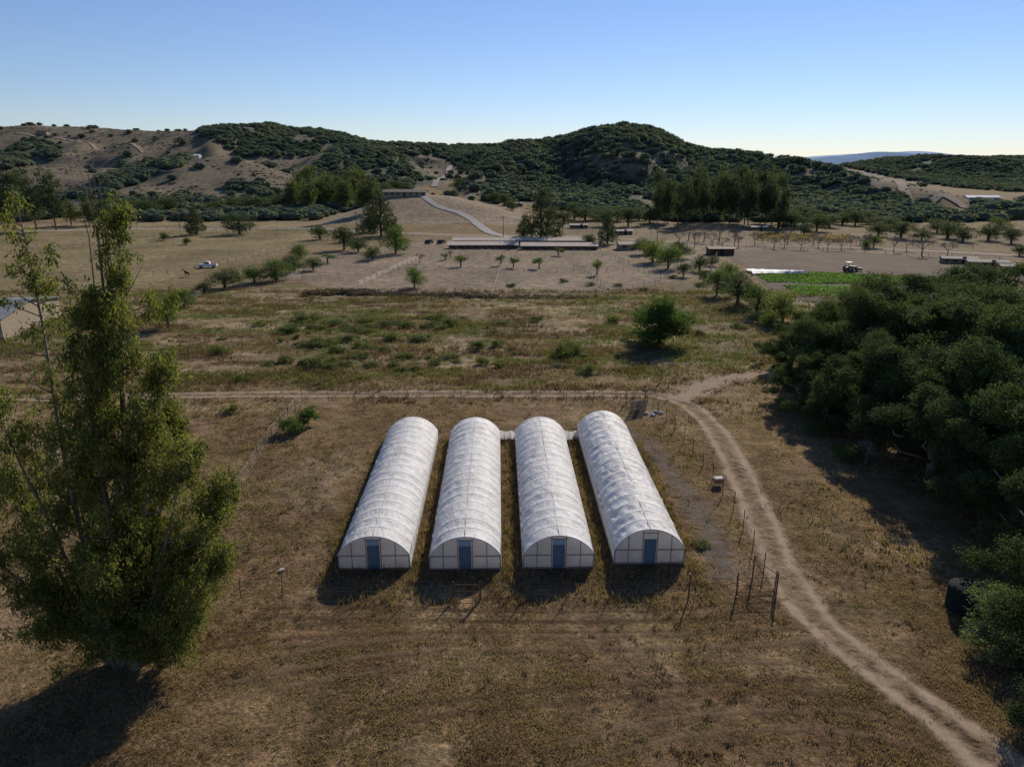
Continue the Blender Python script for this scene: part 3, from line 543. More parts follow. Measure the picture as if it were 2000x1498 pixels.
# ------------------------------------------------------------ foreground multi-stemmed eucalyptus
def big_euc(seed):
    q=random.Random(seed); r=np.random.default_rng(seed); bx,by=-23.2,35.5; b=MB(); cl=[]
    stems=[((-19.9,36.5),26.6,.32,.9),((-24.6,36),27.6,.2,.32),((-20.8,35.6),22.5,.26,.8),((-21.8,34.6),19.5,.26,.9),((-22.8,37.4),18.5,.24,.7),((-18.6,36.2),18.5,.24,.95),((-26.6,35),17,.22,.65),((-17.5,34.6),14.5,.22,1),((-25.5,38),13.5,.2,.8),((-19.8,39),15,.22,.8),((-28.8,37),13,.2,.8),((-16.5,37.8),11.,.18,1),((-21.5,31.8),9.5,.16,.8),((-27,32.5),10.,.16,.8),((-15.9,35.2),8.5,.14,.9),((-18.5,33.2),7.,.12,.9),((-26,34),6.5,.12,.8),((-20,38.5),8,.12,.8)]
    for (tx,ty),th,r0,dn in stems:
        n=12; pts=[]
        ox,oy=q.uniform(-.7,.7),q.uniform(-.5,.5)
        for i in range(n+1):
            t=i/n; k=t**.75
            pts.append(((ox*(1-t)+(tx-bx)*k)+math.sin(t*7+th)*.25*t,(oy*(1-t)+(ty-by)*k)+math.cos(t*6+tx)*.25*t,-.3+(th+.3)*t))
        b.tube(pts,[r0*(1-.93*i/n) for i in range(n+1)],7)
        nb=int(th*2.7*max(dn,.6))
        for j in range(nb):
            t=q.uniform(.14,.995) if dn>.35 else q.uniform(.45,.99); i=t*n; a0=pts[int(i)]; a1=pts[min(int(i)+1,n)]; f=i-int(i); p=[a0[k]*(1-f)+a1[k]*f for k in range(3)]
            a=q.uniform(0,6.28)
            L=(.45+2.6*min(1,(th-p[2])/9.)**.9)*q.uniform(.3,1.15)
            if dn<.5: L*=.55
            up=q.uniform(.2,1.4) if p[2]>5 else q.uniform(-.3,.9); e=(p[0]+L*math.cos(a),p[1]+L*math.sin(a),p[2]+L*up*.8); m=((p[0]+e[0])/2,(p[1]+e[1])/2,(p[2]+e[2])/2-L*.06)
            b.tube([p,m,e],[r0*(1-t)*.35+.02,.03,.01],4,False)
            for s in range(4 if dn>.5 else 2):
                f=q.uniform(.3,1.2); c=[p[k]*(1-f)+e[k]*f for k in range(3)]; c[0]+=q.gauss(0,.3); c[1]+=q.gauss(0,.3); c[2]+=q.gauss(0,.35)
                cl.append((c,q.uniform(.18,.66)*(1 if dn>.5 else .75)*(1.08-.32*c[2]/27.)))
    for i in range(6):
        x=(-21.0-bx)+q.uniform(-.5,.5); b.tube([(x-.2,.8,21),(x,.9,25),(x+q.uniform(-.5,.5),1,28.8+q.uniform(-.6,.6))],[.05,.03,.008],4,False)
    P=[]
    for c,s in cl:
        m=int(115*(s/.5)**1.5*q.uniform(.6,1.2))+4; dd=r.normal(size=(m,3)); dd/=np.linalg.norm(dd,axis=1)[:,None]
        P.append(np.array(c)+dd*(r.uniform(0,1,(m,1))**.75)*s*np.array([.85,.85,1.5])+r.normal(size=(m,3))*.12)
    P=np.concatenate(P); P=P[P[:,2]>.9]; m=len(P)
    d=r.normal(size=(m,3)); d[:,2]=-np.abs(d[:,2])*1.8-.3; d/=np.linalg.norm(d,axis=1)[:,None]; e=np.cross(d,r.normal(size=(m,3))); e/=np.linalg.norm(e,axis=1)[:,None]
    s=.25*r.uniform(.6,1.3,(m,1)); V=np.stack([P,P+d*s*.45+e*s*.15,P+d*s,P+d*s*.45-e*s*.15],1).reshape(-1,3)
    R=obj('eucalyptus_tree',None,(bx,by,hz(bx,by)),0,label='tall multi-stemmed eucalyptus with loose drooping green foliage',category='tree')
    obj('trunk',b.mesh('trunk',M['ebark'],True,False),parent=R); obj('crown',mesh_np('crown',V,np.arange(m*4).reshape(-1,4),M['euc']),parent=R)
big_euc(5)
# ------------------------------------------------------------ grass and weeds (stuff)
GHX=[-10.15,-3.5,3.4,10.2]
def blades(name,X,Y,h,w,mat,nb=5,spread=.12,seed=1):
    r=np.random.default_rng(seed); n=len(X); X=np.repeat(X,nb)+r.normal(size=n*nb)*spread; Y=np.repeat(Y,nb)+r.normal(size=n*nb)*spread; h=np.repeat(h,nb)*r.uniform(.5,1.2,n*nb)
    Z=H(X,Y)-.02; a=r.uniform(0,6.28,n*nb); wx=np.cos(a)*w;wy=np.sin(a)*w; lx=r.normal(size=n*nb)*h*.4; ly=r.normal(size=n*nb)*h*.4
    V=np.stack([np.stack([X-wx,Y-wy,Z],-1),np.stack([X+wx,Y+wy,Z],-1),np.stack([X+lx,Y+ly,Z+h],-1)],1).reshape(-1,3)
    obj(name,mesh_np(name,V,np.arange(len(V)).reshape(-1,3),mat),kind='stuff')
def notpath(X,Y,m=1.3): return (pdist(X,Y,TRACK)>m+1.2*(fbm(X/1.5,Y/1.5,3,4)-.5))&(pdist(X,Y,SPUR)>m)&((pdist(X,Y,GRAV)>1.2+5*(fbm(X/2,Y/2,3,3)-.5))|(vn(X*3,Y*3,9)>.75))
def infp(X,Y): 
    k=np.zeros(X.shape,bool)
    for g in GHX: k|=(np.abs(X-g+(Y-46.3)*.018)<2.75)&(Y>46.0)&(Y<72)
    return k
n=200000; Y=24+ (100-24)*rng.uniform(0,1,n)**1.3; X=rng.uniform(-1,1,n)*(Y*.85+6); nn=fbm(X/4,Y/4,4,81)
ok=notpath(X,Y)&~infp(X,Y)&(rng.uniform(0,1,n)<np.clip((nn-.36)*5,.06,1)); X,Y=X[ok],Y[ok]
blades('dry_ground_cover',X,Y,rng.uniform(.05,.22,len(X)),.028,M['drier'],4,.14,1)
n=70000; Y=rng.uniform(46,165,n); X=rng.uniform(-1,1,n)*(Y*.8+6); nn=fbm(X/7,Y/5,4,82)
ok=notpath(X,Y)&~infp(X,Y)&(rng.uniform(0,1,n)<np.clip((nn-.47)*6,.02,1)*np.where(Y>86,1,.4)); X,Y=X[ok],Y[ok]
blades('dry_grass',X,Y,rng.uniform(.2,.6,len(X)),.05,M['dry'],5,.22,2)
n=420; X=np.concatenate([rng.normal(c,.35,n) for c in (-6.85,-.1,6.7,13.4,-13.5)]+[rng.uniform(-14,14,700)]); Y=np.concatenate([rng.uniform(44,72,n*5),rng.uniform(41.5,46.1,700)]); ok=~infp(X,Y); X,Y=X[ok],Y[ok]; blades('tall_dry_weeds',X,Y,rng.uniform(.15,.7,len(X)),.028,M['drier'],7,.13,3)
n=4500; Y=24+76*rng.uniform(0,1,n)**1.2; X=rng.uniform(-1,1,n)*(Y*.85+6); ok=notpath(X,Y)&~infp(X,Y)&(fbm(X/8,Y/8,3,88)>.45); X,Y=X[ok],Y[ok]; blades('brown_weed_clumps',X,Y,rng.uniform(.08,.28,len(X)),.04,M['debris'],12,.14,6)
n=26000; Y=rng.uniform(84,168,n); X=rng.uniform(-1,1,n)*(Y*.75); ok=notpath(X,Y)&(rng.uniform(0,1,n)<np.clip((fbm(X/8,Y/3,4,36)-.47)*8,.03,1)); X,Y=X[ok],Y[ok]; blades('rust_brown_weeds',X,Y,rng.uniform(.25,.8,len(X)),.07,M['rustw'],6,.3,9)
n=36000; Y=rng.uniform(88,165,n); X=rng.uniform(-1,1,n)*(Y*.75); nn=fbm(X/9,Y/4,4,31); ok=notpath(X,Y)&(rng.uniform(0,1,n)<np.clip((nn-.5)*8,.02,1)); X,Y=X[ok],Y[ok]
blades('green_weeds',X,Y,rng.uniform(.2,.6,len(X)),.07,M['weed'],5,.3,4)
n=3600; X=rng.normal(-4,7,n); Y=rng.uniform(25,37,n); nn=fbm(X/2,Y/2,3,85); ok=(nn>.53); X,Y=X[ok],Y[ok]; blades('pale_low_weeds',X,Y,rng.uniform(.06,.16,len(X)),.05,M['straw'],7,.13,5)
# ------------------------------------------------------------ greenhouses
LEN=25.6;HW=2.62;WALL=1.12;RISE=1.55;BAYS=18
Rr=(HW*HW+RISE*RISE)/(2*RISE); AM=math.asin(HW/Rr)
def arch(t,off=0): 
    a=-AM+2*AM*t; return (Rr+off)*math.sin(a), WALL+RISE-Rr+(Rr+off)*math.cos(a)
def cover(seed,wr):
    nyy=BAYS*6+1; na=48; V=[]
    yy=np.linspace(0,LEN,nyy); r=random.Random(seed); sags=[r.uniform(.015,.065) for _ in range(BAYS+1)]
    prof=[(-HW-.02,-.1),(-HW-.02,.5)]+[None]*(na+1)+[(HW+.02,.5),(HW+.02,-.1)]
    tt=np.linspace(0,1,na+1)
    for j,y in enumerate(yy):
        ph=(j%6)/6; sag=-sags[j//6]*math.sin(math.pi*ph)
        ww=(fbm(tt*11+y*.9,y*1.3-tt*6+seed*9,4,seed)-.5)*wr*math.sin(math.pi*ph)
        for i,p in enumerate(prof):
            if p is None:
                t=(i-2)/na; e=min(t,1-t); x,z=arch(t,sag*min(1,e*8)+ww[i-2]); V.append((x,y,z))
            else: V.append((p[0]+(.03*math.sin(y*5+seed) if p[1]<.3 else 0),y,p[1]))
    k=len(prof); i=(np.arange(nyy-1)[:,None]*k+np.arange(k-1)[None]).ravel()
    return mesh_np('cover',V,np.stack([i,i+1,i+k+1,i+k],1),M['cover'],True)
ribm=MB()
for j in range(BAYS+1):
    y=LEN*j/BAYS; ribm.tube([(-HW-.03,y,0)]+[(arch(t,-.006)[0],y,arch(t,-.006)[1]) for t in np.linspace(0,1,25)]+[(HW+.03,y,0)],.022,6,False)
ribm.tube([(0,y,WALL+RISE-.006) for y in np.linspace(-.02,LEN+.02,20)],.022,6)
for s in (-1,1): ribm.tube([(s*HW,y,WALL+.01) for y in np.linspace(-.02,LEN+.02,8)],.03,6)
ribme=ribm.mesh('hoop_frame',simple('grey_hoop_pipe',(.44,.44,.43),(.56,.56,.55),5,.6,0),True,False)
def endwall(y):
    V=[];Fc=[];nxx=44;nz=14
    for i in range(nxx+1):
        x=-HW+2*HW*i/nxx; top=(WALL+RISE-Rr+math.sqrt(max(Rr*Rr-x*x,0)))-.02
        for j in range(nz+1):
            z=-.05+(top+.05)*j/nz; V.append((x,y+.07*(fbm(np.array([x*2.+y]),np.array([z*2.]),3,9)[0]-.5)*(1 if 0<i<nxx else 0),z))
    for i in range(nxx):
        for j in range(nz): a=i*(nz+1)+j; Fc.append((a,a+nz+1,a+nz+2,a+1))
    return mesh_np('end_wall',V,np.array(Fc),M['endf'],True)
ew0=endwall(.02); ew1=endwall(LEN-.02)
fr=MB()
for x in (-HW+.04,-1.6,-.54,.54,1.6,HW-.04):
    top=(WALL+RISE-Rr+math.sqrt(Rr*Rr-x*x))-.06 if abs(x)<2.5 else WALL; fr.box((x,-.06,top/2),(.06,.06,top))
fr.box((-1.6,-.10,WALL),(2.0,.035,.07)); fr.box((1.6,-.10,WALL),(2.0,.035,.07)); fr.box((0,-.10,2.44),(1.2,.035,.06))
fr.box((-1.6,-.10,.06),(2.0,.03,.14)); fr.box((1.6,-.10,.06),(2.0,.03,.14))
frme=fr.mesh('end_frame',simple('pinkish_weathered_timber',(.24,.18,.14),(.38,.3,.24),6,.85,.2))
archm=MB(); archm.tube([(arch(t,.02)[0],-.05,arch(t,.02)[1]) for t in np.linspace(0,1,30)],.045,6); archme=archm.mesh('end_hoop',M['white'],True,False)
db=MB(); db.box((0,-.09,.98),(.9,.05,1.92)); db.box((0,-.125,.62),(.66,.02,.8)); db.box((0,-.125,1.45),(.66,.02,.55)); dm=db.mesh('door',M['door'])
pb=MB(); pb.box((0,-.09,2.17),(.88,.04,.42)); pm=pb.mesh('transom_panel',M['pane'])
hb=MB(); hb.tube([(.36,-.15,.95),(.36,-.17,1.1)],.02,6); hb.box((.36,-.135,1.02),(.06,.02,.2)); hme=hb.mesh('handle',M['steel'])
bb=MB()
for s in (-1,1): bb.box((s*(HW+.045),LEN/2,.06),(.04,LEN,.26))
bme=bb.mesh('base_board',M['woodf'])
for i,(gx,gy,ln) in enumerate([(-10.15,46.1,1),(-3.45,46.2,1),(3.45,46.4,1),(10.25,46.9,1.03)]):
    R=obj('greenhouse',None,(gx,gy,hz(gx,gy)+.02),math.radians(1.1 if i<3 else .9),(1,ln,1.06 if i==3 else 1),label='white plastic hoop greenhouse with blue-grey door' if i<3 else 'wrinkled white plastic hoop greenhouse beside the gravel strip',category='greenhouse',group='row of four hoop greenhouses')
    obj('cover',cover(i+1,.32 if i==3 else .18),parent=R); obj('hoop_frame',ribme,parent=R)
    obj('end_wall',ew0,parent=R); obj('end_wall',ew1,parent=R); obj('end_frame',frme,parent=R); obj('end_hoop',archme,parent=R)
    d=obj('door',dm,parent=R); obj('handle',hme,parent=d)
    if i<3: obj('transom_panel',pm,parent=R)
    obj('base_board',bme,parent=R)
for xa,xb in ((-1.4,.5),(5.6,7.4)):
    nseg=12
    V=[(xa+(xb-xa)*i/nseg, 71.9+.06*math.sin(i*1.7), z) for i in range(nseg+1) for z in (.0,.5,.95+.06*math.sin(i))]
    Fc=[(i*3+j,i*3+3+j,i*3+4+j,i*3+1+j) for i in range(nseg) for j in (0,1)]
    me=D.meshes.new('tarpaulin'); me.from_pydata(V,[],Fc); me.materials.append(M['cover']); obj('tarpaulin',me,label='white plastic sheet strung between two greenhouses',category='tarpaulin')
# ------------------------------------------------------------ fences
PW={}
def postmesh(k,h,r,mat):
    if k not in PW: b=MB(); b.tube([(0,0,-.3),(0,0,h),(0,0,h+.03)],[r,r,r*.5],6); PW[k]=b.mesh('post',mat,False,False)
    return PW[k]
def fence(px,sp,h,r,mat,wires,wr,label,wm=None):
    P=np.array(wp(px)); seg=np.linalg.norm(np.diff(P,axis=0),axis=1); s=np.concatenate([[0],np.cumsum(seg)]); n=max(2,min(99,int(s[-1]/sp)))
    q=np.linspace(0,s[-1],n+1); X=np.interp(q,s,P[:,0]);Y=np.interp(q,s,P[:,1]); Z=H(X,Y)
    R=obj('fence',None,(X[0],Y[0],Z[0]),label=label,category='fence'); pm_=postmesh((h,r,mat.name),h,r,mat)
    for i in range(n+1): 
        o=obj('post',pm_,(X[i]-X[0],Y[i]-Y[0],Z[i]-Z[0]),rz=i*1.3,parent=R); o.rotation_euler=(random.uniform(-.05,.05),random.uniform(-.05,.05),0); o.scale=(1,1,random.uniform(.92,1.12))
    b=MB()
    for k in range(wires):
        zz=h*(k+1)/wires-.06
        b.tube([(X[i]-X[0],Y[i]-Y[0],Z[i]-Z[0]+zz) for i in range(n+1)],wr,4,False)
    obj('wire' if wr<.02 else 'rail',b.mesh('wire',wm or M['steel'],False,False),parent=R)
nf='thin rusty wire fence around the greenhouses'
fence([(470,1166),(700,1168),(884,1170)],2.6,1.5,.03,M['rust'],5,.006,nf)
fence([(936,1170),(1150,1170),(1345,1166),(1438,1160)],2.6,1.5,.03,M['rust'],5,.006,nf)
fence([(1515,1166),(1488,1110),(1440,1010),(1385,925),(1325,850),(1285,805)],3,1.6,.035,M['rust'],4,.006,nf)
fence([(1285,805),(1270,790),(1110,788),(860,786),(590,785)],3.2,1.4,.035,M['woodf'],4,.006,'weathered wire fence along the dirt track')
fence([(590,785),(525,862),(450,985),(400,1080)],3.,1.4,.035,M['rust'],4,.006,nf)
fence([(-100,668),(120,650),(340,610),(420,560)],4,1.3,.05,M['woodf'],3,.02,'wooden rail fence at the pasture edge')
for L_ in ([(230,449),(600,452),(690,455)],[(300,540),(420,520),(590,480),(690,462)],[(-100,520),(330,460),(560,462)]): fence(L_,4.5,1.3,.07,M['woodf'],2,.04,'brown wooden rail fence around pasture',M['woodf'])
for L_ in ([(640,508),(900,500),(1190,502),(1290,548)],[(590,545),(860,530),(1000,532),(1250,530)],[(700,575),(900,585),(1150,582),(1300,552)],[(640,508),(560,548)],[(820,505),(700,560)],[(985,505),(960,580)],[(1110,504),(1180,565)],[(760,490),(870,487),(1200,492)],[(1290,548),(1330,520),(1240,480)]):
    fence(L_,4.5,1.3,.055,M['steel'],3,.02,'pale pipe rail fence of a horse paddock',M['steel'])
for L_ in ([(1100,455),(1500,462),(1750,474)],[(1420,484),(1700,494),(2000,512)],[(1500,470),(1900,486)],[(1400,500),(1385,540)]): fence(L_,6,1.3,.08,M['woodf'],2,.04,'wooden farm fence beside the ploughed field',M['woodf'])
def gate(x,y,rz,w,h,label,tall=1.9):
    R=obj('gate',None,(x,y,hz(x,y)),rz,label=label,category='gate')
    for px_ in (0,w):
        b=MB(); b.tube([(px_,0,-.3),(px_,0,tall)],.05,6); obj('gate_post',b.mesh('gate_post',M['rust'],False,False),parent=R)
    f=MB(); f.tube([(.1,0,.2),(.1,0,h),(w-.1,0,h),(w-.1,0,.2),(.1,0,.2)],.028,5,False); f.tube([(.1,0,h*.55),(w-.1,0,h*.55)],.018,5)
    f.tube([(.1,0,.2),(w-.1,0,h)],.016,5); obj('gate_frame',f.mesh('gate_frame',M['rust'],False,False),parent=R)
x,y=flat(886,1170); gate(x,y,0,1.85,1.25,'small rusty pipe gate in the wire fence',1.5)
x,y=flat(1438,1160); gate(x,y,.05,2.7,1.3,'rusty pipe gate at the fence corner',1.8)
def brace(x,y,rz,w,label):
    b=MB(); b.tube([(0,0,-.3),(0,0,2.0)],.055,6); b.tube([(w,0,-.3),(w,0,2.0)],.055,6); b.tube([(0,0,1.75),(w,0,1.75)],.03,5); b.tube([(0,0,.2),(w,0,1.7)],.02,5)
    obj('fence_brace',b.mesh('fence_brace',M['rust'],False,False),(x,y,hz(x,y)),rz,label=label,category='fence brace')
x,y=flat(1515,1166); brace(x,y,math.radians(112),2.4,'rusty corner brace of the wire fence'); x,y=flat(1345,1166)
b=MB(); b.tube([(0,0,-.3),(0,0,1.9)],.05,6); b.box((0,0,1.92),(.16,.16,.04)); obj('fence_post',b.mesh('fence_post',M['rust'],False,False),(x,y,hz(x,y)),label='tall rusty post in the wire fence',category='post')
x,y=flat(1222,790); gate(x,y,.05,2.4,1.4,'weathered gate beside the dirt track',1.9)
def pallet(x,y):
    R=obj('wooden_pallet',None,(x,y,hz(x,y)),.2,label='grey wooden pallet propped upright by the gate',category='pallet')
    for i in range(6): b=MB(); b.box((-.55+i*.22,0,.75),(.14,.03,1.5),0,.25); obj('slat',b.mesh('slat',M['grey']),parent=R)
    for z in (.15,.75,1.35): b=MB(); b.box((0,.06-(z-.75)*.25,z),(1.3,.07,.09),0,.25); obj('cross_bar',b.mesh('cross_bar',M['grey']),parent=R)
x,y=flat(1240,806); pallet(x,y); pallet(x+.9,y+.5)
for i,(u,v) in enumerate([(1280,806),(1290,808),(1274,812),(1262,809)]):
    x,y=flat(u,v); V,Fc=ico(2,i+3,.18); V=V*np.array([.3,.25,.2]); obj('stone',mesh_np('stone',V,Fc,M['stone'],True),(x,y,hz(x,y)+.1),label='pale rock lying by the gate',category='rock',group='rocks by the gate')
x,y=flat(1402,948); R=obj('pump_box',None,(x,y,hz(x,y)),.15,(.85,.85,.85),label='rusty brown utility box with pale lid on legs',category='utility box')
b=MB(); b.box((0,0,.6),(.85,.6,.5)); obj('body',b.mesh('body',simple('rusty_box',(.2,.09,.05),(.35,.17,.1),5)),parent=R)
b=MB(); b.box((0,0,.89),(1.0,.72,.06)); b.box((0,0,.94),(.8,.5,.04)); obj('lid',b.mesh('lid',simple('dusty_lid',(.3,.26,.22),(.5,.45,.4),6)),parent=R)
for lx in (-.38,.38):
    for ly in (-.25,.25): b=MB(); b.box((lx,ly,.17),(.06,.06,.36)); obj('leg',b.mesh('leg',M['woodf']),parent=R)
def tank(x,y,r,h):
    R=obj('water_tank',None,(x,y,hz(x,y)),label='dark green ribbed plastic water tank under oak trees',category='water tank'); b=MB(); pts=[];rad=[]
    for i in range(9): 
        z=h*.78*i/8; pts.append((0,0,z)); rad.append(r); pts.append((0,0,z+h*.05)); rad.append(r*.97)
    pts+= [(0,0,h*.9),(0,0,h*.97),(0,0,h)]; rad+=[r*.82,r*.5,r*.25]; b.tube(pts,rad,32); obj('body',b.mesh('body',M['tank'],True,False),parent=R)
    b=MB(); b.tube([(0,0,h),(0,0,h+.12)],.3,16); obj('lid',b.mesh('lid',M['tank'],False,False),parent=R)
x,y=flat(1888,1185); tank(x,y,1.3,1.9)
for u,v in ((1915,1285),(551,1116)):
    x,y=flat(u,v); b=MB(); b.box((0,0,.08),(.3,.2,.16)); b.box((0,0,.175),(.33,.23,.02)); obj('plastic_crate',b.mesh('plastic_crate',M['dull']),(x,y,hz(x,y)),.5,label='small white crate lying on dry ground',category='crate')
# ------------------------------------------------------------ buildings
def house(name,x,y,rz,w,d,h,rh,wall,roof,label,cat,nwin=4,ndoor=1,z=None,over=.5):
    R=obj(name,None,(x,y,hz(x,y) if z is None else z),rz,label=label,category=cat); b=MB()
    b.prism([(-d/2,-1.5),(d/2,-1.5),(d/2,h),(0,h+rh),(-d/2,h)],-w/2,w/2,'x'); obj('wall',b.mesh('wall',wall),parent=R)
    b=MB(); e=over; k=rh/(d/2); t=.14
    b.prism([(0,h+rh+.02),(d/2+e,h-k*e+.02),(d/2+e,h-k*e+.02+t),(0,h+rh+.02+t),(-d/2-e,h-k*e+.02+t),(-d/2-e,h-k*e+.02)],-w/2-e,w/2+e,'x')
    obj('roof',b.mesh('roof',roof),parent=R)
    n=nwin+ndoor
    for i in range(n):
        xx=-w/2+w*(i+.5)/n; b=MB()
        if i==n//2 and ndoor: b.box((xx,-d/2-.03,1.05),(1.1,.06,2.1)); obj('door',b.mesh('door',M['dark']),parent=R)
        elif nwin:
            b.box((xx,-d/2-.03,h*.58),(w/n*.45,.06,h*.38)); obj('window',b.mesh('window',M['glass']),parent=R)
    return R
def shed(x,y,rz,w,d,h,label,wall,roof,bays):
    R=obj('open_stable',None,(x,y,hz(x,y)),rz,label=label,category='stable',group='long low stables'); b=MB()
    b.box((0,d/2,h/2-.1),(w,.1,h)); 
    obj('wall',b.mesh('wall',wall),parent=R)
    for i in range(bays+1):
        xx=-w/2+w*i/bays; b=MB(); b.box((xx,0,h*.42),(.08,d-.2,h*.84)); obj('partition',b.mesh('partition',wall),parent=R)
        b=MB(); b.box((xx,-d/2,h/2-.2),(.16,.16,h-.4)); obj('post',b.mesh('post',M['woodf']),parent=R)
    b=MB(); b.add([(-w/2-.5,-d/2-.5,h-.35),(w/2+.5,-d/2-.5,h-.35),(w/2+.5,d/2+.4,h+.5),(-w/2-.5,d/2+.4,h+.5),(-w/2-.5,-d/2-.5,h-.28),(w/2+.5,-d/2-.5,h-.28),(w/2+.5,d/2+.4,h+.57),(-w/2-.5,d/2+.4,h+.57)],[(0,3,2,1),(4,5,6,7),(0,1,5,4),(1,2,6,5),(2,3,7,6),(3,0,4,7)]); obj('roof',b.mesh('roof',roof),parent=R)
x,y=flat(944,485); shed(x,y,0,24,3.8,1.6,'long low stable with pale dusty metal roof',M['woodf'],M['roofm'],9)
x,y=flat(1092,487); shed(x,y,-.03,26,3.8,1.6,'long low stable with pale dusty metal roof',M['woodf'],M['roofm'],9)
x,y=flat(1022,476); shed(x,y,-.02,52,3.6,1.6,'long low reddish stable with pale roof',M['red'],M['roofm'],14)
x,y=flat(1224,487); house('small_barn',x,y,.1,6,5,1.9,.6,M['tan'],M['roofm'],'small tan barn with pale roof beside the stables','barn',1)
x,y=flat(1406,497); house('red_barn',x,y,0,8,4.5,2.0,.4,M['red'],simple('rust_roof',(.13,.08,.06),(.2,.13,.09),2,spec=.05),'dark red low barn beside the ploughed field','barn',2)
x,y,z=G(800,385); house('ranch_house',x-3,y+6,0,24,9,2.4,1.2,M['tan'],simple('brown_roof',(.14,.1,.07),(.2,.15,.11),2),'long tan ranch house on top of a bare knoll','house',6,1,z=hz(x-3,y+6)-.2)
x,y=flat(-20,668); house('metal_barn',x-11,y+9,.12,24,20,3.8,1.5,M['tan'],M['roofg'],'large tan barn with ribbed grey metal roof','barn',0,1)
for u,v,w,wm_,l in [(84,262,14,M['tan'],'brown hilltop house with dark roof'),(386,309,7,M['white'],'small white hillside cabin'),(1915,392,26,M['white'],'long white farm building with white roof')]:
    x,y,z=G(u,v); house('hillside_house',x,y,0,w,8,2.6,1.2,wm_,M['white'] if w!=14 else M['dark'],l,'house',3,1)
for u,v,w in [(1870,514,9),(1925,521,10),(1983,530,8),(1130,446,8),(1010,402,7),(1215,458,8),(1480,450,7),(1545,446,8)]:
    x,y,z=G(u,v); house('farm_shed',x,y,-.25 if u>1800 else .1,w,3.5,1.5,.35,M['woodf'],M['roofm'],'low farm shed with dusty metal roof','shed',3,1)
V=[];X0,Y0=flat(1462,533);X1,Y1=flat(1572,535)
for i in range(31):
    for j in range(6): V.append((X0+(X1-X0)*i/30+random.uniform(-.3,.3),Y0+(j-2.5)*1.6*(1-i/40)+(Y1-Y0)*i/30,.3+.45*abs(math.sin(j*1.9))+random.uniform(0,.15)))
me=D.meshes.new('row_cover'); me.from_pydata(V,[],[(i*6+j,i*6+6+j,i*6+7+j,i*6+1+j) for i in range(30) for j in range(5)]); me.materials.append(M['sheet']); obj('row_cover',me,label='white plastic row cover lying over crop bed',category='row cover')
# ------------------------------------------------------------ vehicles
def wheels(R,pos,r,w):
    for (x,y) in pos:
        b=MB(); b.tube([(x,y-w/2,r),(x,y+w/2,r)],r,16); o=obj('wheel',b.mesh('wheel',M['tyre'],False,False),parent=R)
        b=MB(); b.tube([(x,y-w/2-.02,r),(x,y+w/2+.02,r)],r*.55,12); obj('rim',b.mesh('rim',M['steel'],False,False),parent=o)
def pickup(x,y,rz):
    R=obj('pickup_truck',None,(x,y,hz(x,y)),rz,(.95,.95,.95),label='white pickup truck parked in dry pasture',category='truck')
    b=MB(); b.prism([(-2.8,.55),(-2.8,1.15),(-.75,1.15),(-.75,1.2),(1.05,1.2),(2.55,1.08),(2.75,.9),(2.75,.5),(2.2,.42),(-2.3,.45)],-.95,.95); b.prism([(-.8,1.2),(-.65,1.85),(.35,1.88),(1.1,1.2)],-.8,.8); obj('body',b.mesh('body',M['white']),parent=R)
    b=MB(); b.prism([(-.62,1.25),(-.55,1.75),(.3,1.77),(.85,1.25)],-.83,.83); obj('window',b.mesh('window',M['glass']),parent=R)
    b=MB(); b.box((-1.8,0,1.13),(1.8,1.5,.08)); obj('truck_bed',b.mesh('truck_bed',M['dark']),parent=R); wheels(R,[(-1.8,-.85),(-1.8,.85),(1.8,-.85),(1.8,.85)],.4,.26)
x,y=flat(406,523); pickup(x,y,3.3)
def car(x,y,rz,mat,label):
    R=obj('parked_car',None,(x,y,hz(x,y)),rz,label=label,category='car',group='cars parked at the stables')
    b=MB(); b.prism([(-2.2,.35),(-2.25,.85),(-1.6,1.0),(1.1,.98),(2.1,.8),(2.2,.4)],-.88,.88); b.prism([(-1.7,.98),(-1.2,1.5),(.4,1.52),(1.2,.98)],-.74,.74); obj('body',b.mesh('body',mat),parent=R)
    b=MB(); b.prism([(-1.5,1.02),(-1.1,1.42),(.35,1.43),(.95,1.02)],-.77,.77); obj('window',b.mesh('window',M['glass']),parent=R); wheels(R,[(-1.4,-.8),(-1.4,.8),(1.4,-.8),(1.4,.8)],.34,.22)
for u,v,m_,l in [(838,476,M['carblk'],'dark car parked beside the stables'),(862,476,M['carblk'],'dark car parked beside the stables'),(832,376,M['white'],'white car parked at the hilltop house')]:
    x,y,z=G(u,v); car(x,y,1.2,m_,l)
x,y=flat(1660,531); R=obj('tractor',None,(x,y,.06),.3,label='faded yellow tractor standing on ploughed field',category='tractor')
b=MB(); b.prism([(-.2,.9),(-.2,1.6),(1.9,1.45),(2.0,.7),(.3,.6)],-.4,.4); b.box((-.9,0,1.0),(1.4,.7,.6)); b.box((3.0,0,.6),(.3,2.2,.7)); b.tube([(1.6,-.5,.8),(2.9,-.6,.6)],.07,5); b.tube([(1.6,.5,.8),(2.9,.6,.6)],.07,5); obj('body',b.mesh('body',M['tractor']),parent=R)
b=MB(); b.box((-.7,0,2.6),(1.6,1.4,.08)); [b.tube([(sx,sy,1.2),(sx,sy,2.6)],.04,5) for sx in (-1.3,-.1) for sy in (-.6,.6)]; obj('cab',b.mesh('cab',M['tractor']),parent=R); wheels(R,[(-.9,-.85),(-.9,.85)],.8,.4); wheels(R,[(1.5,-.75),(1.5,.75)],.5,.3)
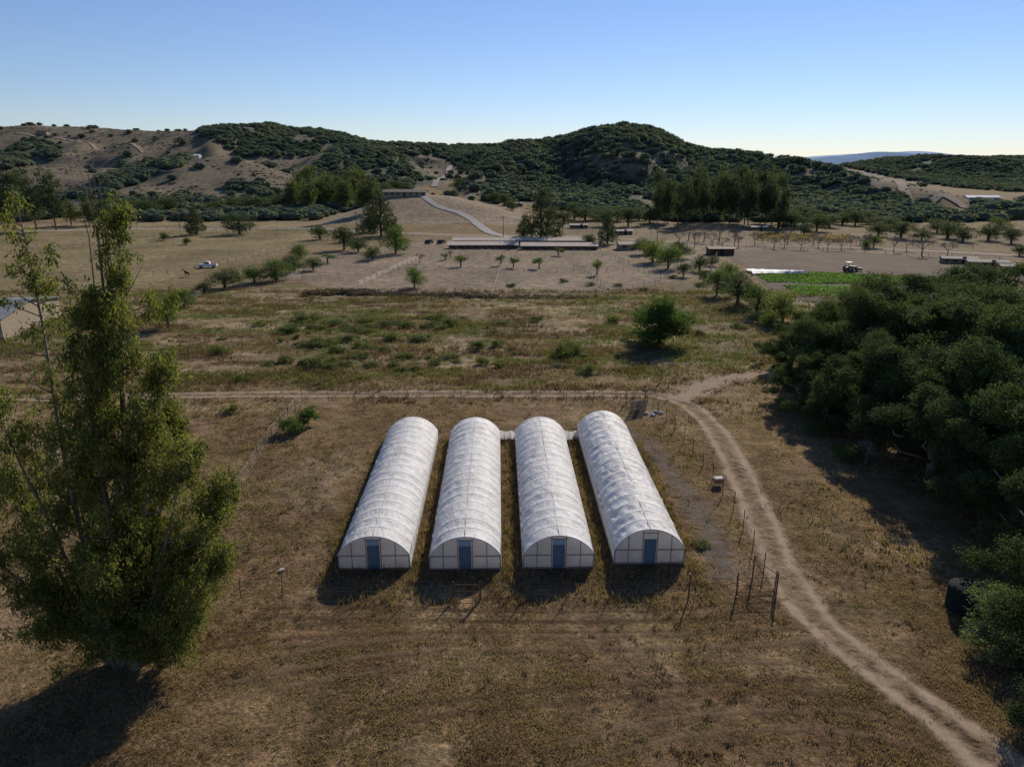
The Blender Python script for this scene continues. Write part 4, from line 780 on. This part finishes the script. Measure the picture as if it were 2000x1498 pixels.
def horse(x,y,rz):
    P=[(-.55,0,1.25),(0,0,1.2),(.55,0,1.3),(.95,0,1.65),(1.2,0,1.95),(1.5,0,1.75),
       (-.65,.2,.95),(-.8,.2,.55),(-.72,.2,.05),(-.65,-.2,.95),(-.8,-.2,.55),(-.72,-.2,.05),(.5,.2,.9),(.52,.2,.5),(.5,.2,.05),(.5,-.2,.9),(.52,-.2,.5),(.5,-.2,.05),(-.85,0,1.2),(-1.0,0,.6),(1.16,.07,2.12),(1.16,-.07,2.12)]
    E=[(0,1),(1,2),(2,3),(3,4),(4,5),(0,6),(6,7),(7,8),(0,9),(9,10),(10,11),(2,12),(12,13),(13,14),(2,15),(15,16),(16,17),(0,18),(18,19),(4,20),(4,21)]
    Rd=[.31,.33,.3,.18,.14,.09,.15,.07,.06,.15,.07,.06,.12,.065,.06,.12,.065,.06,.07,.05,.03,.03]
    me=D.meshes.new('horse'); me.from_pydata(P,E,[]); me.materials.append(M['hide']); o=obj('horse',me,(x,y,hz(x,y)),rz,label='brown horse standing in the dry pasture',category='horse')
    o.modifiers.new('s','SKIN')
    for i,r in enumerate(Rd): me.skin_vertices[0].data[i].radius=(r,r)
    me.skin_vertices[0].data[0].use_root=True
    o.modifiers.new('b','SUBSURF').levels=1
x,y=flat(366,541); horse(x,y,2.6); 
b=MB(); b.tube([(0,0,-.5),(0,0,9)],[.16,.1],8); b.box((0,0,8.4),(2.2,.12,.12)); [b.tube([(k,0,8.46),(k,0,8.7)],.05,6) for k in (-1,0,1)]; plm=b.mesh('utility_pole',M['bark'])
for u,v in [(352,452),(1098,462),(1283,474),(983,468),(697,455)]:
    x,y=flat(u,v); obj('utility_pole',plm,(x,y,0),.2,label='wooden utility pole with crossarm by the farm road',category='utility pole',group='utility poles')
# ------------------------------------------------------------ light, sky, camera
EL=math.radians(29); AZ=math.radians(23.5)
w=D.worlds.new('World'); S.world=w; w.use_nodes=True; nt=w.node_tree; bg=nt.nodes['Background']; sk=nt.nodes.new('ShaderNodeTexSky'); sk.sky_type='NISHITA'; sk.sun_disc=False
sk.sun_elevation=EL; sk.sun_rotation=AZ; sk.altitude=0; sk.air_density=1.0; sk.dust_density=0.; sk.ozone_density=3.0
mx=nt.nodes.new('ShaderNodeMix'); mx.data_type='RGBA'; mx.blend_type='MULTIPLY'; mx.inputs[0].default_value=1; mx.inputs[7].default_value=(.74,.765,.95,1)
nt.links.new(sk.outputs[0],mx.inputs[6]); nt.links.new(mx.outputs[2],bg.inputs[0]); bg.inputs[1].default_value=.108
from mathutils import Vector
sv=Vector((math.cos(EL)*math.sin(AZ),math.cos(EL)*math.cos(AZ),math.sin(EL)))
l=D.lights.new('sun','SUN'); l.energy=5.0; l.angle=math.radians(.53); l.color=(1,.9,.77); lo=D.objects.new('sun',l); COL.objects.link(lo); lo.rotation_euler=sv.to_track_quat('Z','Y').to_euler()
cam=D.cameras.new('camera'); cam.sensor_width=36; cam.lens=FO/2000*36; cam.clip_end=30000; co=D.objects.new('camera',cam); COL.objects.link(co); co.location=(0,0,CAMH); co.rotation_euler=(math.pi/2-TH,0,0); S.camera=co
S.view_settings.view_transform='Standard'; S.view_settings.look='None'; S.view_settings.exposure=0
